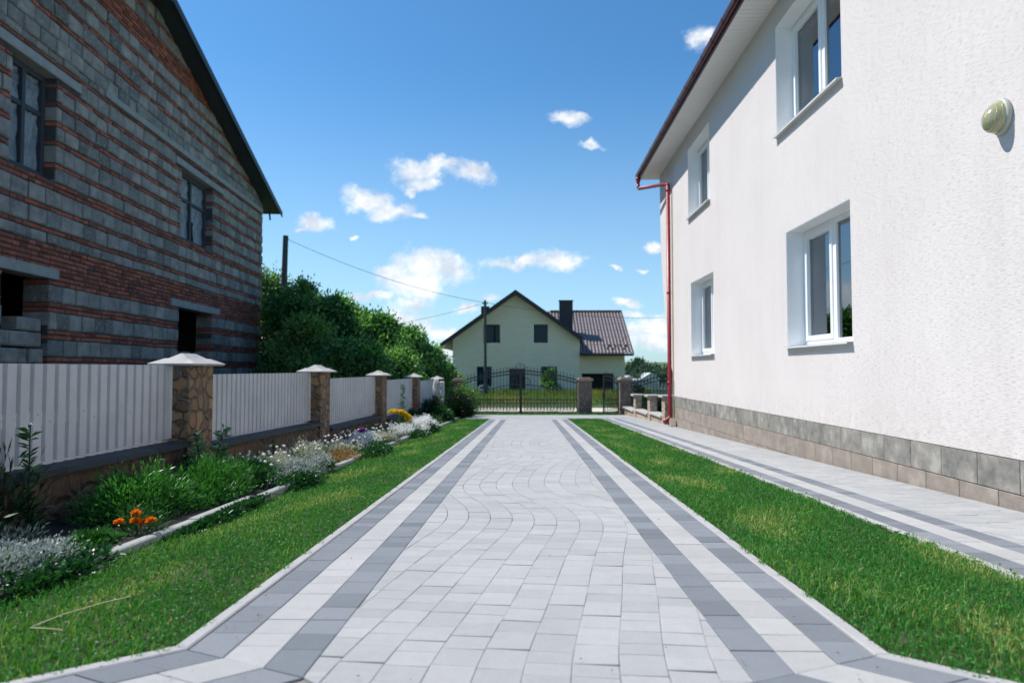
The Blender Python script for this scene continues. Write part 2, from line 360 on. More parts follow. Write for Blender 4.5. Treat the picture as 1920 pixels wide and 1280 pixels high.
def sheet(name, poly, dz, mat, ny=1):
    b = MB(); mp = lambda x, y, c: (x, y, g(y)+c)
    b.prism(poly, mp, dz-.03, dz); return tag(b.build(name, mat), kind='structure')
def gm(x, y, c): return (x, y, g(y)+c)
# --- paved drive, flaring out near the camera
XL, XR, YB, YE = -1.125, 1.112, 2.30, 20.55      # inner edges of the two kerbs
TA = math.radians(50); TT = math.tan(TA/2)
OFF = [0., .145, .305, .450]
def edge_pts(side, d, far):                       # offset polyline of an edge: far end, corner, flared end
    x = (XL+d) if side < 0 else (XR-d); yc = YB-d*TT
    return (x, far), (x, yc), (x+side*math.sin(TA)*3.2, yc-math.cos(TA)*3.2)
def lerp(p, q, t): return (p[0]+(q[0]-p[0])*t, p[1]+(q[1]-p[1])*t)
def ccw(q):
    a = sum(q[i-1][0]*q[i][1]-q[i][0]*q[i-1][1] for i in range(len(q)))
    return q if a > 0 else q[::-1]
def band(mb, side, d0, d1, m, far):
    a = edge_pts(side, d0, far); c = edge_pts(side, d1, far)
    y = far
    while y > a[1][1]+.02:
        y2 = y-R.choice((.12,.15,.18,.21))
        if y2 < a[1][1]+.10:
            mb.tile(ccw([(a[0][0], y), (c[0][0], y), c[1], a[1]]), gm, -.05, R.uniform(-.0012,.0012), .0028, .0014, m); break
        mb.tile(ccw([(a[0][0], y), (c[0][0], y), (c[0][0], y2+R.uniform(-.003,.003)), (a[0][0], y2)]), gm, -.05, R.uniform(-.0012,.0012), .0028, .0014, m); y = y2
    t = 0.
    while t < 1:
        t2 = min(1, t+R.choice((.05,.06,.08)))
        mb.tile(ccw([lerp(a[1],a[2],t), lerp(c[1],c[2],t), lerp(c[1],c[2],t2), lerp(a[1],a[2],t2)]), gm, -.05, R.uniform(-.0012,.0012), .0028, .0014, m); t = t2
def wave(y): return .165*math.sin(2*math.pi*(y-3.3)/4.6)+.03*math.sin(y*2.9)
def clip_drive(q): return q
xl = xr = yc = 0.
def wavy(mb, x0, x1, y0, y1, fclip, m, cw=.147, amp=1., ph=0.):
    
    k0 = int((x0-1)/cw)-2; k1 = int((x1+1)/cw)+2
    for k in range(k0, k1):
        y = y0-R.uniform(0, .15); rr = R.Random if False else R
        while y < y1:
            ln = R.choice((.098,.118,.14,.165)); y2 = y+ln; sk = R.uniform(.006,.018)*amp
            ql = k*cw+amp*wave(y+ph); ql2 = k*cw+amp*wave(y2+ph); qr = ql+cw; qr2 = ql2+cw
            q = [(ql, y), (qr, y-sk), (qr2, y2-sk), (ql2, y2)]
            qs = [q]
            if fclip is clip_drive and min(p[1] for p in q) < yc < max(p[1] for p in q) and (min(p[0] for p in q) < xl+.02 or max(p[0] for p in q) > xr-.02): qs = [clip(q, 0, -1, -yc), clip(q, 0, 1, yc)]
            for q in [fclip(p_) for p_ in qs if p_]:
                if q: mb.tile(q, gm, -.05, R.uniform(-.0014,.0014), .0026, .0012, m)
            y = y2
b = MB()
for side in (-1, 1):
    for i, m in enumerate((1, 2, 1)): band(b, side, OFF[i], OFF[i+1], m, YE)
xl, xr, yc = XL+OFF[3], XR-OFF[3], YB-OFF[3]*TT
def clip_drive(q):
    cy = sum(p[1] for p in q)/len(q); cx = sum(p[0] for p in q)/len(q)
    if cy > YE: return []
    q = clip(q, 0, 1, YE)
    if not q: return q
    if cy > yc:
        q = clip(q, -1, 0, -xl); return clip(q, 1, 0, xr) if q else q
    k = math.tan(TA)
    q = clip(q, -1, -k, -(xl+k*yc)) if cx < 0 else q
    return clip(q, 1, -k, xr-k*yc) if q and cx > 0 else q
wavy(b, -3, 3, -1., YE, clip_drive, 0)
# cross strip in front of the gate
def clip_cross(q):
    q = clip(q, 0, -1, -(YE+.012))
    if q: q = clip(q, 0, 1, 24.55)
    if q: q = clip(q, -1, 0, 1.95)
    if q: q = clip(q, 1, 0, 3.45)
    if q and sum(p[0] for p in q)/len(q) > XR+.05 and sum(p[1] for p in q)/len(q) < 21.6: return []
    if q and sum(p[0] for p in q)/len(q) < XL-.05 and sum(p[1] for p in q)/len(q) < 21.2: return []
    return q
wavy(b, -2.2, 3.6, YE, 24.6, clip_cross, 0)
tag(b.build('driveway', [M['pav_light'], M['pav_dark'], M['pav_band']]), kind='structure', label='pale wavy block paving with dark and light border bands')
b = MB()
b.prism([(XL-.06,-1.4),(XR+.06,-1.4),(XR+.06,24.56),(XL-.06,24.56)], gm, -.042, -.009)
b.prism([(XL-3,-1.6),(XL-.061,-1.4),(XL-.061,YB+.02),(XL-3,.2)], gm, -.042, -.009); b.prism([(XR+.061,-1.4),(XR+3,-1.6),(XR+3,.2),(XR+.061,YB+.02)], gm, -.042, -.009)
b.prism([(-1.99,21.2),(XL-.061,21.2),(XL-.061,24.56),(-1.99,24.56)], gm, -.042, -.009); b.prism([(XR+.061,21.6),(3.46,21.6),(3.46,24.56),(XR+.061,24.56)], gm, -.042, -.009)
tag(b.build('path_bed', M['joint']), kind='structure')
# kerbs
def kerb_line(mb, pts, w, side, h=.006):
    for a, c in zip(pts[:-1], pts[1:]):
        L = math.hypot(c[0]-a[0], c[1]-a[1]); n = max(1, round(L/.98)); ux, uy = (c[0]-a[0])/L, (c[1]-a[1])/L; nx_, ny_ = -uy*side*w, ux*side*w
        for i in range(n):
            p = (a[0]+ux*L*i/n, a[1]+uy*L*i/n); q = (a[0]+ux*L*(i+1)/n, a[1]+uy*L*(i+1)/n)
            mb.tile(ccw([p, q, (q[0]+nx_, q[1]+ny_), (p[0]+nx_, p[1]+ny_)]), gm, -.07, h+R.uniform(-.002,.002), .006, .0015)
b = MB()
for s in (-1, 1):
    e = edge_pts(s, 0, YE); kerb_line(b, [e[0], e[1], e[2]], .056, 1 if s > 0 else -1)
kerb_line(b, [(2.285, -1.), (2.285, 21.9)], .055, 1)
tag(b.build('driveway_kerb', M['kerb']), kind='structure', label='thin concrete kerbs along the paving')
# walkway beside the house
b = MB(); WX = 2.287
for i, m in enumerate((1, 2, 1)):
    y = -1.
    while y < 21.9:
        y2 = min(21.95, y+R.choice((.12,.15,.18,.21))); b.tile([(WX+OFF[i], y), (WX+OFF[i+1], y), (WX+OFF[i+1], y2), (WX+OFF[i], y2)], gm, -.05, R.uniform(-.0012,.0012), .0028, .0014, m); y = y2
def clip_walk(q):
    q = clip(q, -1, 0, -(WX+OFF[3])); q = clip(q, 1, 0, 3.485) if q else q
    q = clip(q, 0, 1, 21.58) if q else q
    return clip(q, 0, -1, 1.) if q else q
wavy(b, 2.6, 3.6, -1., 21.6, clip_walk, 0, ph=1.3)
tag(b.build('walkway', [M['pav_light'], M['pav_dark'], M['pav_band']]), kind='structure', label='narrow paved walkway along the white house')
sheet('walkway_bed', [(2.28,-1.5),(3.5,-1.5),(3.5,21.58),(2.28,21.58)], -.0095, M['joint'])
# turf soils and bed soil
LA = [(-2.09,-.2),(-1.185,-.2),(-1.185,20.9),(-2.09,20.9)]
sheet('lawn_soil', [(-4.2,-1.),(XL-2.6,-1.),(XL-2.2,.5),(XL-.06,YB+.01),(XL-.06,21.1),(-2.05,21.1),(-2.05,2.),(-4.2,.6)], -.012, M['turf'])
sheet('lawn_soil', [(XR+.06,YB+.01),(XR+2.2,.5),(XR+2.2,-1.),(2.22,-1.),(2.22,21.5),(XR+.06,21.0)], -.012, M['turf']) if False else None
sheet('lawn_soil', [(XR+.06,YB+.01),(2.225,YB-.94),(2.225,21.5),(XR+.06,21.0)], -.012, M['turf'])
sheet('verge_soil', [(-3.2,24.6),(3.4,24.6),(3.4,28.),(-3.2,28.)], -.012, M['turf'])
sheet('flower_bed_soil', [(-3.1,1.),(-2.13,1.),(-2.13,24.5),(-3.1,24.5)], .03, M['soil'])
sheet('gravel_road', [(-60,28.),(60,28.),(60,34.2),(-60,34.2)], .012, M['gravel'])
# stone edging of the flower bed
b = MB(); y = 3.35
while y < 20.2:
    y2 = y+R.uniform(.9,1.1); x = -2.13+R.uniform(-.012,.012)+.06*math.exp(-((y-5.3)/.9)**2); x2 = x+R.uniform(-.015,.02)
    b.tile([(x-.035, y), (x+.035, y), (x2+.035, y2-.012), (x2-.035, y2-.012)], gm, -.05, .050+R.uniform(-.010,.010), .010, 0., 0)
    y = y2
tag(b.build('flower_bed_kerb', M['concrete']), kind='structure', label='low concrete edging between lawn and flower bed')
# ---- grass
def patch(x, y):                                  # slow variation of height and dryness
    return .5+.25*np.sin(x*5.1+1.3*np.sin(y*2.3))+.25*np.sin(y*3.7+2*np.sin(x*3.1)+.8)
def grass(name, label, xr_, bands, keep, seed, zoff=-.012):
    gs = []
    for (y0, y1, dens, ln, w) in bands:
        n = int((xr_[1]-xr_[0])*(y1-y0)*dens); x = rng.uniform(*xr_, n); y = rng.uniform(y0, y1, n)
        k = keep(x, y); x = x[k]; y = y[k]; p = patch(x+seed, y); n = len(x)
        q = np.clip((patch(x*1.7+seed*2, y*.8+3)-.60)*3.2, 0, 1)
        P = np.stack([x, y, -SL*y+zoff], 1); L = ln*(.55+.6*p)*rng.uniform(.5,1.25,n)*np.where(rng.random(n) < .02, 1.9, 1.)
        tint = np.clip(.16+.42*rng.random(n)*(.5+p)+.30*q*rng.random(n)+np.where(rng.random(n) < .05+.30*q, .45, 0), 0, 1)
        gs.append(blade_geo(P, L, w*rng.uniform(.6,1.3,n), rng.uniform(.15,.95,n), tint))
        m_ = n//6; i = rng.integers(0, n, m_); D = rng.normal(size=(m_,3)); D[:,2] = np.abs(D[:,2])*.25
        Q = P[i].copy(); Q[:,2] += L[i]*rng.uniform(.3,.75,m_)
        gs.append(leaf_geo(Q, D, .009+w*1.6, .007+w*1.4, np.clip(.10+.42*rng.random(m_), 0, 1), .1))
    V, T, t = join_geo(gs)
    return tag(npmesh(name, V, T, t, M['grass']), label, 'grass', kind='stuff')
def edge_j(x, y, e): return e+.018*np.sin(y*23)+.014*np.sin(y*57+1)
def keepL(x, y):
    fl = np.where(y < YB, XL-.045-(YB-y)*math.tan(TA), XL-.045)
    return (x < edge_j(x, y, fl)) & (x > np.where(y < 2.4, -4.2, -2.14)) & ((y > .9) | (x < -2))
def keepR(x, y):
    fl = np.where(y < YB, XR+.045+(YB-y)*math.tan(TA), XR+.045)
    return (x > edge_j(x, y, fl)) & (x < edge_j(x, y, 2.245))
grass('lawn_grass', 'clover speckled lawn strip between flower bed and drive', (-3.9, -1.05), [(.6,4.,9500,.038,.0034)], keepL, 1.)
grass('lawn_grass', 'farther stretch of lawn beside the flower bed', (-2.16, -1.1), [(4.,6.5,7000,.036,.004),(6.5,10,4200,.036,.0052),(10,15,2300,.036,.007),(15,21,1300,.036,.0095)], keepL, 1.)
grass('lawn_grass', 'green lawn strip between the drive and the house walkway', (1.08, 2.3), [(1.2,4.2,9500,.046,.0036),(4.2,6.5,7000,.042,.0042),(6.5,10,4200,.04,.0054),(10,15,2300,.038,.007),(15,21.3,1300,.036,.0095)], keepR, 5.)
grass('verge_grass', 'thin grass verge at the foot of the gate', (-3., 3.3), [(24.6,27.9,420,.06,.016)], lambda x, y: y > 0, 3.)
# white clover heads and dry stalks in the lawn
def puff(mb, c, r, n=7, m=0, sq=.8):
    mb.lathe([(r*math.sin(a), r*sq*-math.cos(a)) for a in (.25,.8,1.4,2.0,2.6,3.0)], c, n, m)
b = MB()
for k in range(80):
    y = 2.+R.random()**1.6*10; x = R.uniform(-2.05,-1.2) if R.random() < .8 else R.uniform(1.25,2.2)
    puff(b, (x, y, g(y)+.03+.01*R.random()), R.uniform(.0025,.0055), 6)
for k in range(25):
    y = 2.2+R.random()*3; x = R.uniform(-3.,-1.3) if y < 3 and R.random() < .5 else R.uniform(-2.,-1.2)
    puff(b, (x, y, g(y)+.034), R.uniform(.0025,.0055), 6)
tag(b.build('clover_flowers', M['clover']), 'scattered pale clover heads in the lawns', 'clover', kind='stuff')

b = MB()
for k in range(260):
    y = 2.05+R.random()**1.5*14
    if R.random() < .75: x = (XL+abs(R.gauss(0,.07))) if R.random() < .5 else (XR-abs(R.gauss(0,.07)))
    else: x = R.uniform(XL, XR)
    a = R.uniform(0,6.3); L_ = R.uniform(.003,.009); dx, dy = L_*math.cos(a), L_*math.sin(a); z = g(y)+.008
    b.add([(x-dx,y-dy,z),(x+dy*.3,y-dx*.3,z+.002),(x+dx,y+dy,z+.001),(x-dy*.3,y+dx*.3,z+.003)], [(0,1,2,3)])
tag(b.build('plant_debris', M['leaf_dry']), 'tiny dry leaves and crumbs scattered along the paving edges', 'debris', kind='stuff')

# ================================================================== BRICK HOUSE (left)
HK = 1.5; HC = (-9.285*HK, 23.8*HK, E); HA = math.atan2(-.99662, .0821)
house = tag(empty('brick_house', (HC[0], HC[1], E), HA), 'unfinished house of grey blocks striped with red brick courses', 'house'); house.scale = (HK,)*3
LU = 17.2; RG = LU/2
def roof_h(u): return 5.74+.316*(u if u <= RG else LU-u)
wm = lambda u, h, c: (u, c, h)
wmw = lambda u, h, c: (u+.008*math.sin(h*9+u*2), c, h+(.005*math.sin(u*1.3+h*2)+.006*math.sin(u*4.1+h*5))*(0 if 4 < u < 7.3 or u > 11 else 1))
def cliprake(q, dz=0.):
    q = clip(q, -.316, 1, 5.74+dz)
    return clip(q, .316, 1, 5.74+.316*LU+dz) if q else q
OPN = [(4.62,6.75,3.30,5.10),(12.0,13.2,3.30,5.12),(4.55,6.8,.22,1.55),(12.08,13.3,-.22,1.57)]
LIN = [(3.85,7.1,5.10,5.27),(11.3,13.9,5.12,5.29),(4.02,7.25,1.55,1.73),(11.85,13.9,1.57,1.75)]
BEAM = [(.15,10.48,5.40,5.54)]
rows = []
def add_rows(h, spec):
    for ch in spec:
        if ch == 'B': d = .30
        elif ch == 's': d = .255
        else: d = .0875
        rows.append((h, h+d, 'B' if ch in 'Bs' else 'r')); h += d
    return h
h = 1.465
hb = 1.465
for d, k in ((.30,'B'),(.085,'r'),(.085,'r'),(.31,'B'),(.085,'r'),(.085,'r'),(.30,'B'),(.085,'r'),(.085,'r'),(.30,'B'),(.085,'r'),(.085,'r'),(.30,'B'),(.085,'r'),(.085,'r'),(.30,'B')):
    rows.append((hb-d, hb, k)); hb -= d
for d, k in [(.0869,'r')]*8+[(.19,'B'),(.09,'r'),(.29,'B'),(.09,'r'),(.29,'B'),(.085,'r'),(.085,'r'),(.25,'B'),(.09,'r'),(.31,'B'),(.09,'r'),(.25,'B'),(.09,'r'),(.26,'B'),(.09,'r'),(.24,'B'),(.09,'r'),(.30,'B'),(.06,'m'),(.14,'-'),(.27,'B'),(.27,'B'),(.09,'r'),(.28,'B'),(.09,'r'),(.28,'B'),(.09,'r'),(.27,'B')]+[(.087,'r')]*6+[(.28,'B'),(.09,'r'),(.28,'B'),(.09,'r')]:
    rows.append((h, h+d, k)); h += d
mb = MB()
for (h0, h1, k) in rows:
    if k == '-': k = 'B'
    if k == 'm': k = 'r'
    hm = (h0+h1)/2; cuts = sorted((o[0], o[1]) for o in OPN+LIN+BEAM if h0 < o[3]-.04 and h1 > o[2]+.04 and (hm < o[3] and hm > o[2]))
    segs = []; u = 0.
    for c0, c1 in cuts:
        if c0 > u: segs.append((u, c0))
        u = max(u, c1)
    if u < LU: segs.append((u, LU))
    for s0, s1 in segs:
        if s1-s0 < .04: continue
        u = s0+(R.uniform(-.02,.02) if k == 'B' else R.uniform(.02,.05))*(s0 < .01); first = True
        while u < s1-.02:
            if k == 'B': w = R.choice((.42,.42,.40,.44,.30,.46))
            else: w = R.choice((.17,.17,.17,.175,.35)) if h1-h0 < .095 else .35
            if first: w *= R.uniform(.45,1.); first = False
            u2 = min(s1, u+w)
            if s1-u2 < .09: u2 = s1
            if u2 < 16 or True:
                q = cliprake([(u, h0), (u2, h0+R.uniform(-.004,.004)), (u2, h1), (u, h1+R.uniform(-.004,.004))], -.02)
                mm = 0 if k == 'B' else 1
                if q and mm == 1 and h1-h0 < .095: q = inset(q, .0) and [(a_, min(max(b_, h0+.006), h1-.010)) for a_, b_ in q] if len(q) == 4 else q
                if q: mb.tile(q, wmw, -.45, R.uniform(-.012,.022) if mm == 0 else R.uniform(-.022,.004), .026 if mm == 0 else .010, R.uniform(.007,.014) if mm == 0 else R.uniform(.004,.009), mm)
            u = u2
ub = sorted({0, LU}|{x for o in OPN for x in (o[0]-.012, o[1]+.012)}); hbk = sorted({-1.9, 10}|{x for o in OPN for x in (o[2]-.012, o[3]+.012)})
for i in range(len(ub)-1):
    for j in range(len(hbk)-1):
        cu, ch = (ub[i]+ub[i+1])/2, (hbk[j]+hbk[j+1])/2
        if any(o[0]-.013 < cu < o[1]+.013 and o[2]-.013 < ch < o[3]+.013 for o in OPN): continue
        q = cliprake([(ub[i],hbk[j]),(ub[i+1],hbk[j]),(ub[i+1],hbk[j+1]),(ub[i],hbk[j+1])], -.04)
        if q: mb.prism(q[::-1] if False else q, wm, -.44, -.030, 2)
mb.build('wall', [M['block'], M['brick'], M['mortar']], house)
mb = MB()                                          # remaining walls, floors
mb.box(.0,.4,-9.,-.46,-1.9,5.7); mb.box(LU-.4,LU,-9.,-.46,-1.9,5.7); mb.box(.41,LU-.41,-9.,-8.7,-1.9,5.6)
mb.box(.41,LU-.41,-8.6,-.46,2.0,2.2); mb.box(.41,LU-.41,-8.6,-.46,-1.9,-1.7)
mb.build('rear_wall', M['block'], house)
for a,b_,c,d in LIN: mb = MB(); mb.tile([(a,c),(b_,c),(b_,d),(a,d)], wm, -.3, .022, .012); mb.build('lintel', M['concrete'], house)
mb = MB(); a,b_,c,d = BEAM[0]; mb.tile([(a,c+.002),(b_,c+.002),(b_,d),(a,d)], wm, -.1, .05, .01); mb.build('beam', M['concrete'], house)
mb = MB()                                          # loose blocks filling the lower left opening
for j, hh in enumerate((-.2,.08,.36)):
    u = 12.10
    while u < 13.2:
        w = R.uniform(.28,.5); w = min(w, 13.29-u)
        mb = MB(); mb.tile([(u,hh+.01),(u+w,hh+R.uniform(0,.02)),(u+w,hh+.27),(u,hh+.27)], wm, -.4, -.05+R.uniform(-.05,.03), .03, .01); mb.build('loose_block', M['block'], house)
        u += w
for u, w in ((12.15,.62),): mb = MB(); mb.tile([(u,.64),(u+w,.65),(u+w,.86),(u,.86)], wm, -.35, -.08, .03); mb.build('loose_block', M['block'], house)
for u in (4.6,5.5,6.2): mb = MB(); mb.tile([(u,.225),(u+.5,.225),(u+.5,.46),(u,.46)], wm, -.42, -.2, .03); mb.build('loose_block', M['block'], house)
def old_window(u0, u1, h0, h1):
    f = MB(); t_ = .09; yb, yf = -.30, -.20; um = (u0+u1)/2
    u0 += .02; u1 -= .02; h0 += .02; h1 -= .02
    f.box(u0,u0+t_,yb,yf,h0,h1); f.box(u1-t_,u1,yb,yf,h0,h1); f.box(u0+t_,u1-t_,yb,yf,h0,h0+t_); f.box(u0+t_,u1-t_,yb,yf,h1-t_,h1)
    f.box(um-.045,um+.045,yb,yf,h0+t_,h1-t_); ht = h0+(h1-h0)*.62
    f.box(u0+t_,um-.045,yb+.01,yf-.01,ht-.04,ht+.04); f.box(um+.045,u1-t_,yb+.01,yf-.01,ht-.04,ht+.04)
    w = f.build('window', M['window_wood'], house)
    for (a, c, e0, e1) in ((u0+t_,um-.045,h0+t_,ht-.04),(u0+t_,um-.045,ht+.04,h1-t_),(um+.045,u1-t_,h0+t_,ht-.04),(um+.045,u1-t_,ht+.04,h1-t_)):
        p = MB(); torn = R.random() < .3; nn = 9
        for i in range(nn):
            for j in range(nn):
                if torn and i > 5 and j < 5: continue
                def pt(i_, j_): return (a+(c-a)*i_/nn, yb+.03+.012*math.sin(i_*2.1+j_*1.3)+.008*math.sin(j_*3.), e0+(e1-e0)*j_/nn)
                p.add([pt(i,j),pt(i+1,j),pt(i+1,j+1),pt(i,j+1)], [(0,1,2,3)])
        p.build('pane', M['pane_film'], w)
old_window(4.62,6.75,3.30,5.10); old_window(12.0,13.2,3.30,5.12)
mb = MB()                                          # roof: two slopes with overhanging verge
for s in (0, 1):
    fu = (lambda u: u) if s == 0 else (lambda u: LU-u)
    def mpf(a, v, c): return (fu(a), v, 5.74+.316*a+c)
    q = [(-.62,.47),(-.62,-9.6),(RG,-9.6),(RG,.47)]
    vs = [mpf(a, v, .0) for a, v in q]+[mpf(a, v, .07) for a, v in q]
    mb.add(vs, [(3,2,1,0) if s == 0 else (0,1,2,3), (4,5,6,7) if s == 0 else (7,6,5,4), (0,1,5,4),(1,2,6,5),(2,3,7,6),(3,0,4,7)], 0)
    # barge board
    for (v0, v1, d0, d1) in ((.472,.50,-.10,.085),):
        vs = [mpf(a, v, d) for a in (-.64, RG) for v in (v0, v1) for d in (d0, d1)]
        mb.add(vs, [(0,1,3,2),(4,6,7,5),(0,4,5,1),(2,3,7,6),(1,5,7,3),(0,2,6,4)], 0)
rf = mb.build('roof', [M['dark_metal']], house)
for v in (-2,-4,-6): mb = MB(); mb.bar((.1,v,5.66),(-.55,v,5.46),.06,.12); mb.build('rafter_end', M['soffit_dark'], rf)
mb = MB(); mb.bar((-.20,.15,5.62),(-.44,.12,5.30),.05,.06); mb.build('rafter_end', M['soffit_dark'], rf)

# ================================================================== WHITE HOUSE (right)
wh = tag(empty('white_house', (3.5, 0, E)), 'white plastered two storey house with dark red gutter', 'house')
# local frame: x into the house, y along, z from eye level
WY0, WY1 = -3., 16.84
WIN = [(7.58,9.47,.305,1.86),(13.2,15.03,.298,1.86),(7.72,9.76,3.26,4.84),(13.38,15.2,3.28,4.81)]
hm_ = lambda y, z, c: (-c, y, z)
yb_ = sorted({WY0, WY1}|{v for w in WIN for v in w[:2]}); zb_ = sorted({-.645, 5.2}|{v for w in WIN for v in w[2:]})
mb = MB()
for i in range(len(yb_)-1):
    for j in range(len(zb_)-1):
        cy, cz = (yb_[i]+yb_[i+1])/2, (zb_[j]+zb_[j+1])/2
        if any(w[0] < cy < w[1] and w[2] < cz < w[3] for w in WIN): continue
        mb.box(0,.4,yb_[i],yb_[i+1],zb_[j],zb_[j+1])
mb.box(.4,9.,WY1-.35,WY1,-.645,5.2); mb.box(.4,9.,WY0,WY0+.35,-.645,5.2); mb.box(8.65,9.,WY0+.35,WY1-.35,-.645,5.2)
mb.build('wall', M['stucco'], wh)
mb = MB()
fin = [(WY1+.002,5.2),(WY1+.002,-.3),(17.15,.05),(17.5,.6),(17.85,1.3),(18.15,2.1),(18.35,3.0),(18.45,4.0),(18.5,5.2)]
mb.prism(fin, lambda y, z, c: (c, y, z), .003, .5); mb.build('bay_wall', M['stucco'], wh)
mb = MB(); zr = [-.648,-.900,-1.150,-1.400,-1.65]
for r_ in range(4):
    y = WY0-(.24 if r_ % 2 else 0)
    while y < WY1-.02:
        y2 = min(WY1-.004, y+.475)
        if WY1-y2 < .1: y2 = WY1-.004
        mb.tile([(max(y,WY0),zr[r_+1]),(max(y,WY0),zr[r_]),(y2,zr[r_]),(y2,zr[r_+1])][::-1], lambda a, z, c: (-c, a, z), -.05, .004 if False else -.004, .004, .003); y = y2
mb.box(.03,.4,WY0,WY1-.01,-1.7,-.646, 1); mb.box(.4,9.,WY1-.34,WY1-.01,-1.7,-.646, 1); mb.box(.4,9.,WY0,WY0+.34,-1.7,-.646, 1)
mb.build('plinth', [M['plinth'], M['mortar']], wh)
mb = MB(); mb.box(.0,.02,WY0,WY1,-.652,-.6485) if False else None
# floors / room
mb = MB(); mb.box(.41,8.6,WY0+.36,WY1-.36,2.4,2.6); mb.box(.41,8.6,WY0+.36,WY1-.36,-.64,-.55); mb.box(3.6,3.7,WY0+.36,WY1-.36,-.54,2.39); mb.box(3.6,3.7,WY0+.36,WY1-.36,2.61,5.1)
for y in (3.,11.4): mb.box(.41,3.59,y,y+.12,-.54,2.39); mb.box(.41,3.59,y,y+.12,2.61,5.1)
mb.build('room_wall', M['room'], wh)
def pvc_window(y0, y1, z0, z1, drape):
    D = .235; f = MB(); yc_ = y0+(y1-y0)*.5; T_ = .065
    def frame(a, c, e0, e1, x0, x1, tt):
        f.box(x0,x1,a,a+tt,e0,e1); f.box(x0,x1,c-tt,c,e0,e1); f.box(x0,x1,a+tt,c-tt,e0,e0+tt); f.box(x0,x1,a+tt,c-tt,e1-tt,e1)
    a, c, e0, e1 = y0+.008, y1-.008, z0+.008, z1-.008
    frame(a, c, e0, e1, D, D+.07, T_); f.box(D+.001,D+.069,yc_-.045,yc_+.045,e0+T_,e1-T_)
    frame(yc_+.047, c-T_-.002, e0+T_+.002, e1-T_-.002, D-.016, D+.05, .06)     # opening sash in the far half
    w = f.build('window', M['white_pvc'], wh)
    g_ = MB(); g_.box(D+.03,D+.036,yc_+.107,c-T_-.062,e0+T_+.062,e1-T_-.062); g_.build('pane', M['clear'], w)
    g_ = MB(); g_.box(D+.03,D+.036,a+T_,yc_-.045,e0+T_,e1-T_); g_.build('pane', M['clear'], w)
    l = MB(); l.box(.002,D,y0+.001,y0+.007,z0+.001,z1-.001); l.box(.002,D,y1-.007,y1-.001,z0+.001,z1-.001); l.box(.002,D,y0+.007,y1-.007,z1-.007,z1-.001)
    l.build('reveal', M['white_pvc'], w)
    s = MB(); s.add([(D,y0-.01,z0+.012),(D,y1+.01,z0+.012),(-.07,y1+.01,z0-.004),(-.07,y0-.01,z0-.004),(D,y0-.01,z0+.004),(D,y1+.01,z0+.004),(-.066,y1+.01,z0-.012),(-.066,y0-.01,z0-.012)],
        [(0,1,2,3),(7,6,5,4),(3,2,6,7),(0,3,7,4),(1,5,6,2)]); s.box(-.070,-.067,y0-.01,y1+.01,z0-.028,z0-.012)
    s.build('sill', M['white_metal'], w)
    n = 46
    for (ya, yb2, kind) in drape:
        cu = MB()
        for i in range(n):
            for j in range(6):
                def cp(i_, j_):
                    tt = i_/n; zz = e1-.03-(e1-e0+.2)*j_/6; sq = 1-(.45*(j_/6)**1.5 if kind else 0)
                    return (D+.16+.022*math.sin(tt*30)+.01*math.sin(tt*77), ya+(yb2-ya)*tt*sq, zz)
                cu.add([cp(i,j),cp(i+1,j),cp(i+1,j+1),cp(i,j+1)], [(0,1,2,3)])
        cu.build('curtain', M['curtain'], w, smooth=True)
pvc_window(*WIN[0], [(9.3,8.98,0),(7.7,8.5,1)]); pvc_window(*WIN[1], [(14.9,14.3,0),(13.3,13.9,1)])
pvc_window(*WIN[2], [(9.65,9.4,0)]); pvc_window(*WIN[3], [(15.0,14.8,0)])
# eaves
RY1 = 18.84
mb = MB()
y = WY0
while y < RY1-.01:
    y2 = min(RY1, y+.118); mb.box(-.49,-.002 if y2 < WY1 else .5,y,y2-.007,5.165,5.178); y = y2
mb.build('soffit', M['white_metal'], wh)
mb = MB(); mb.box(-.515,-.495,WY0,RY1+.02,5.13,5.29)
s_ = math.tan(math.radians(28))
for x0, x1 in ((-.60,4.5),):
    vs = [(x0,yy,5.285),(x1,yy,5.285+s_*(x1-x0)),(x1,yy,5.32+s_*(x1-x0)),(x0,yy,5.32)] if False else None
def roofslab(xa, xb, za, zb, y0, y1): mb.add([(xa,y0,za),(xb,y0,zb),(xb,y1,zb),(xa,y1,za),(xa,y0,za+.04),(xb,y0,zb+.04),(xb,y1,zb+.04),(xa,y1,za+.04)], [(0,3,2,1),(4,5,6,7),(0,1,5,4),(1,2,6,5),(2,3,7,6),(3,0,4,7)])
roofslab(-.55, 4.5, 5.292, 5.292+5.05*s_, WY0-.3, RY1+.03); roofslab(4.5, 9.6, 5.292+5.05*s_, 5.292, WY0-.3, RY1+.03)
mb.build('roof', M['gutter'], wh)
mb = MB()                                          # half round gutter
prof = [(-.535+.062*math.cos(a), 5.285+.095*math.sin(a)) for a in [math.pi+ k*math.pi/8 for k in range(9)]]
n = len(prof)
for (ya, yb2, gr_) in [(WY0, RY1, 0)]:
    po = [(x-.005 if False else x, z) for x, z in prof]
    mb.add([(x, ya, z) for x, z in prof]+[(x, yb2, z) for x, z in prof], [(i, i+1, n+i+1, n+i) for i in range(n-1)]+[tuple(range(n, 2*n))])
y = .4
while y < RY1:
    pr = [(-.535+.068*math.cos(a), 5.285+.101*math.sin(a)) for a in [math.pi+k*math.pi/8 for k in range(9)]]
    mb.add([(x, y, z) for x, z in pr]+[(x, y+.035, z) for x, z in pr], [(i, i+1, n+i+1, n+i) for i in range(n-1)]); y += .62
gt = mb.build('gutter', M['gutter'], wh)
mb = MB()
mb.lathe([(.07,5.19),(.075,5.14),(.04,5.04),(.038,4.95)], (-.535, RY1-.14, 0), 14)
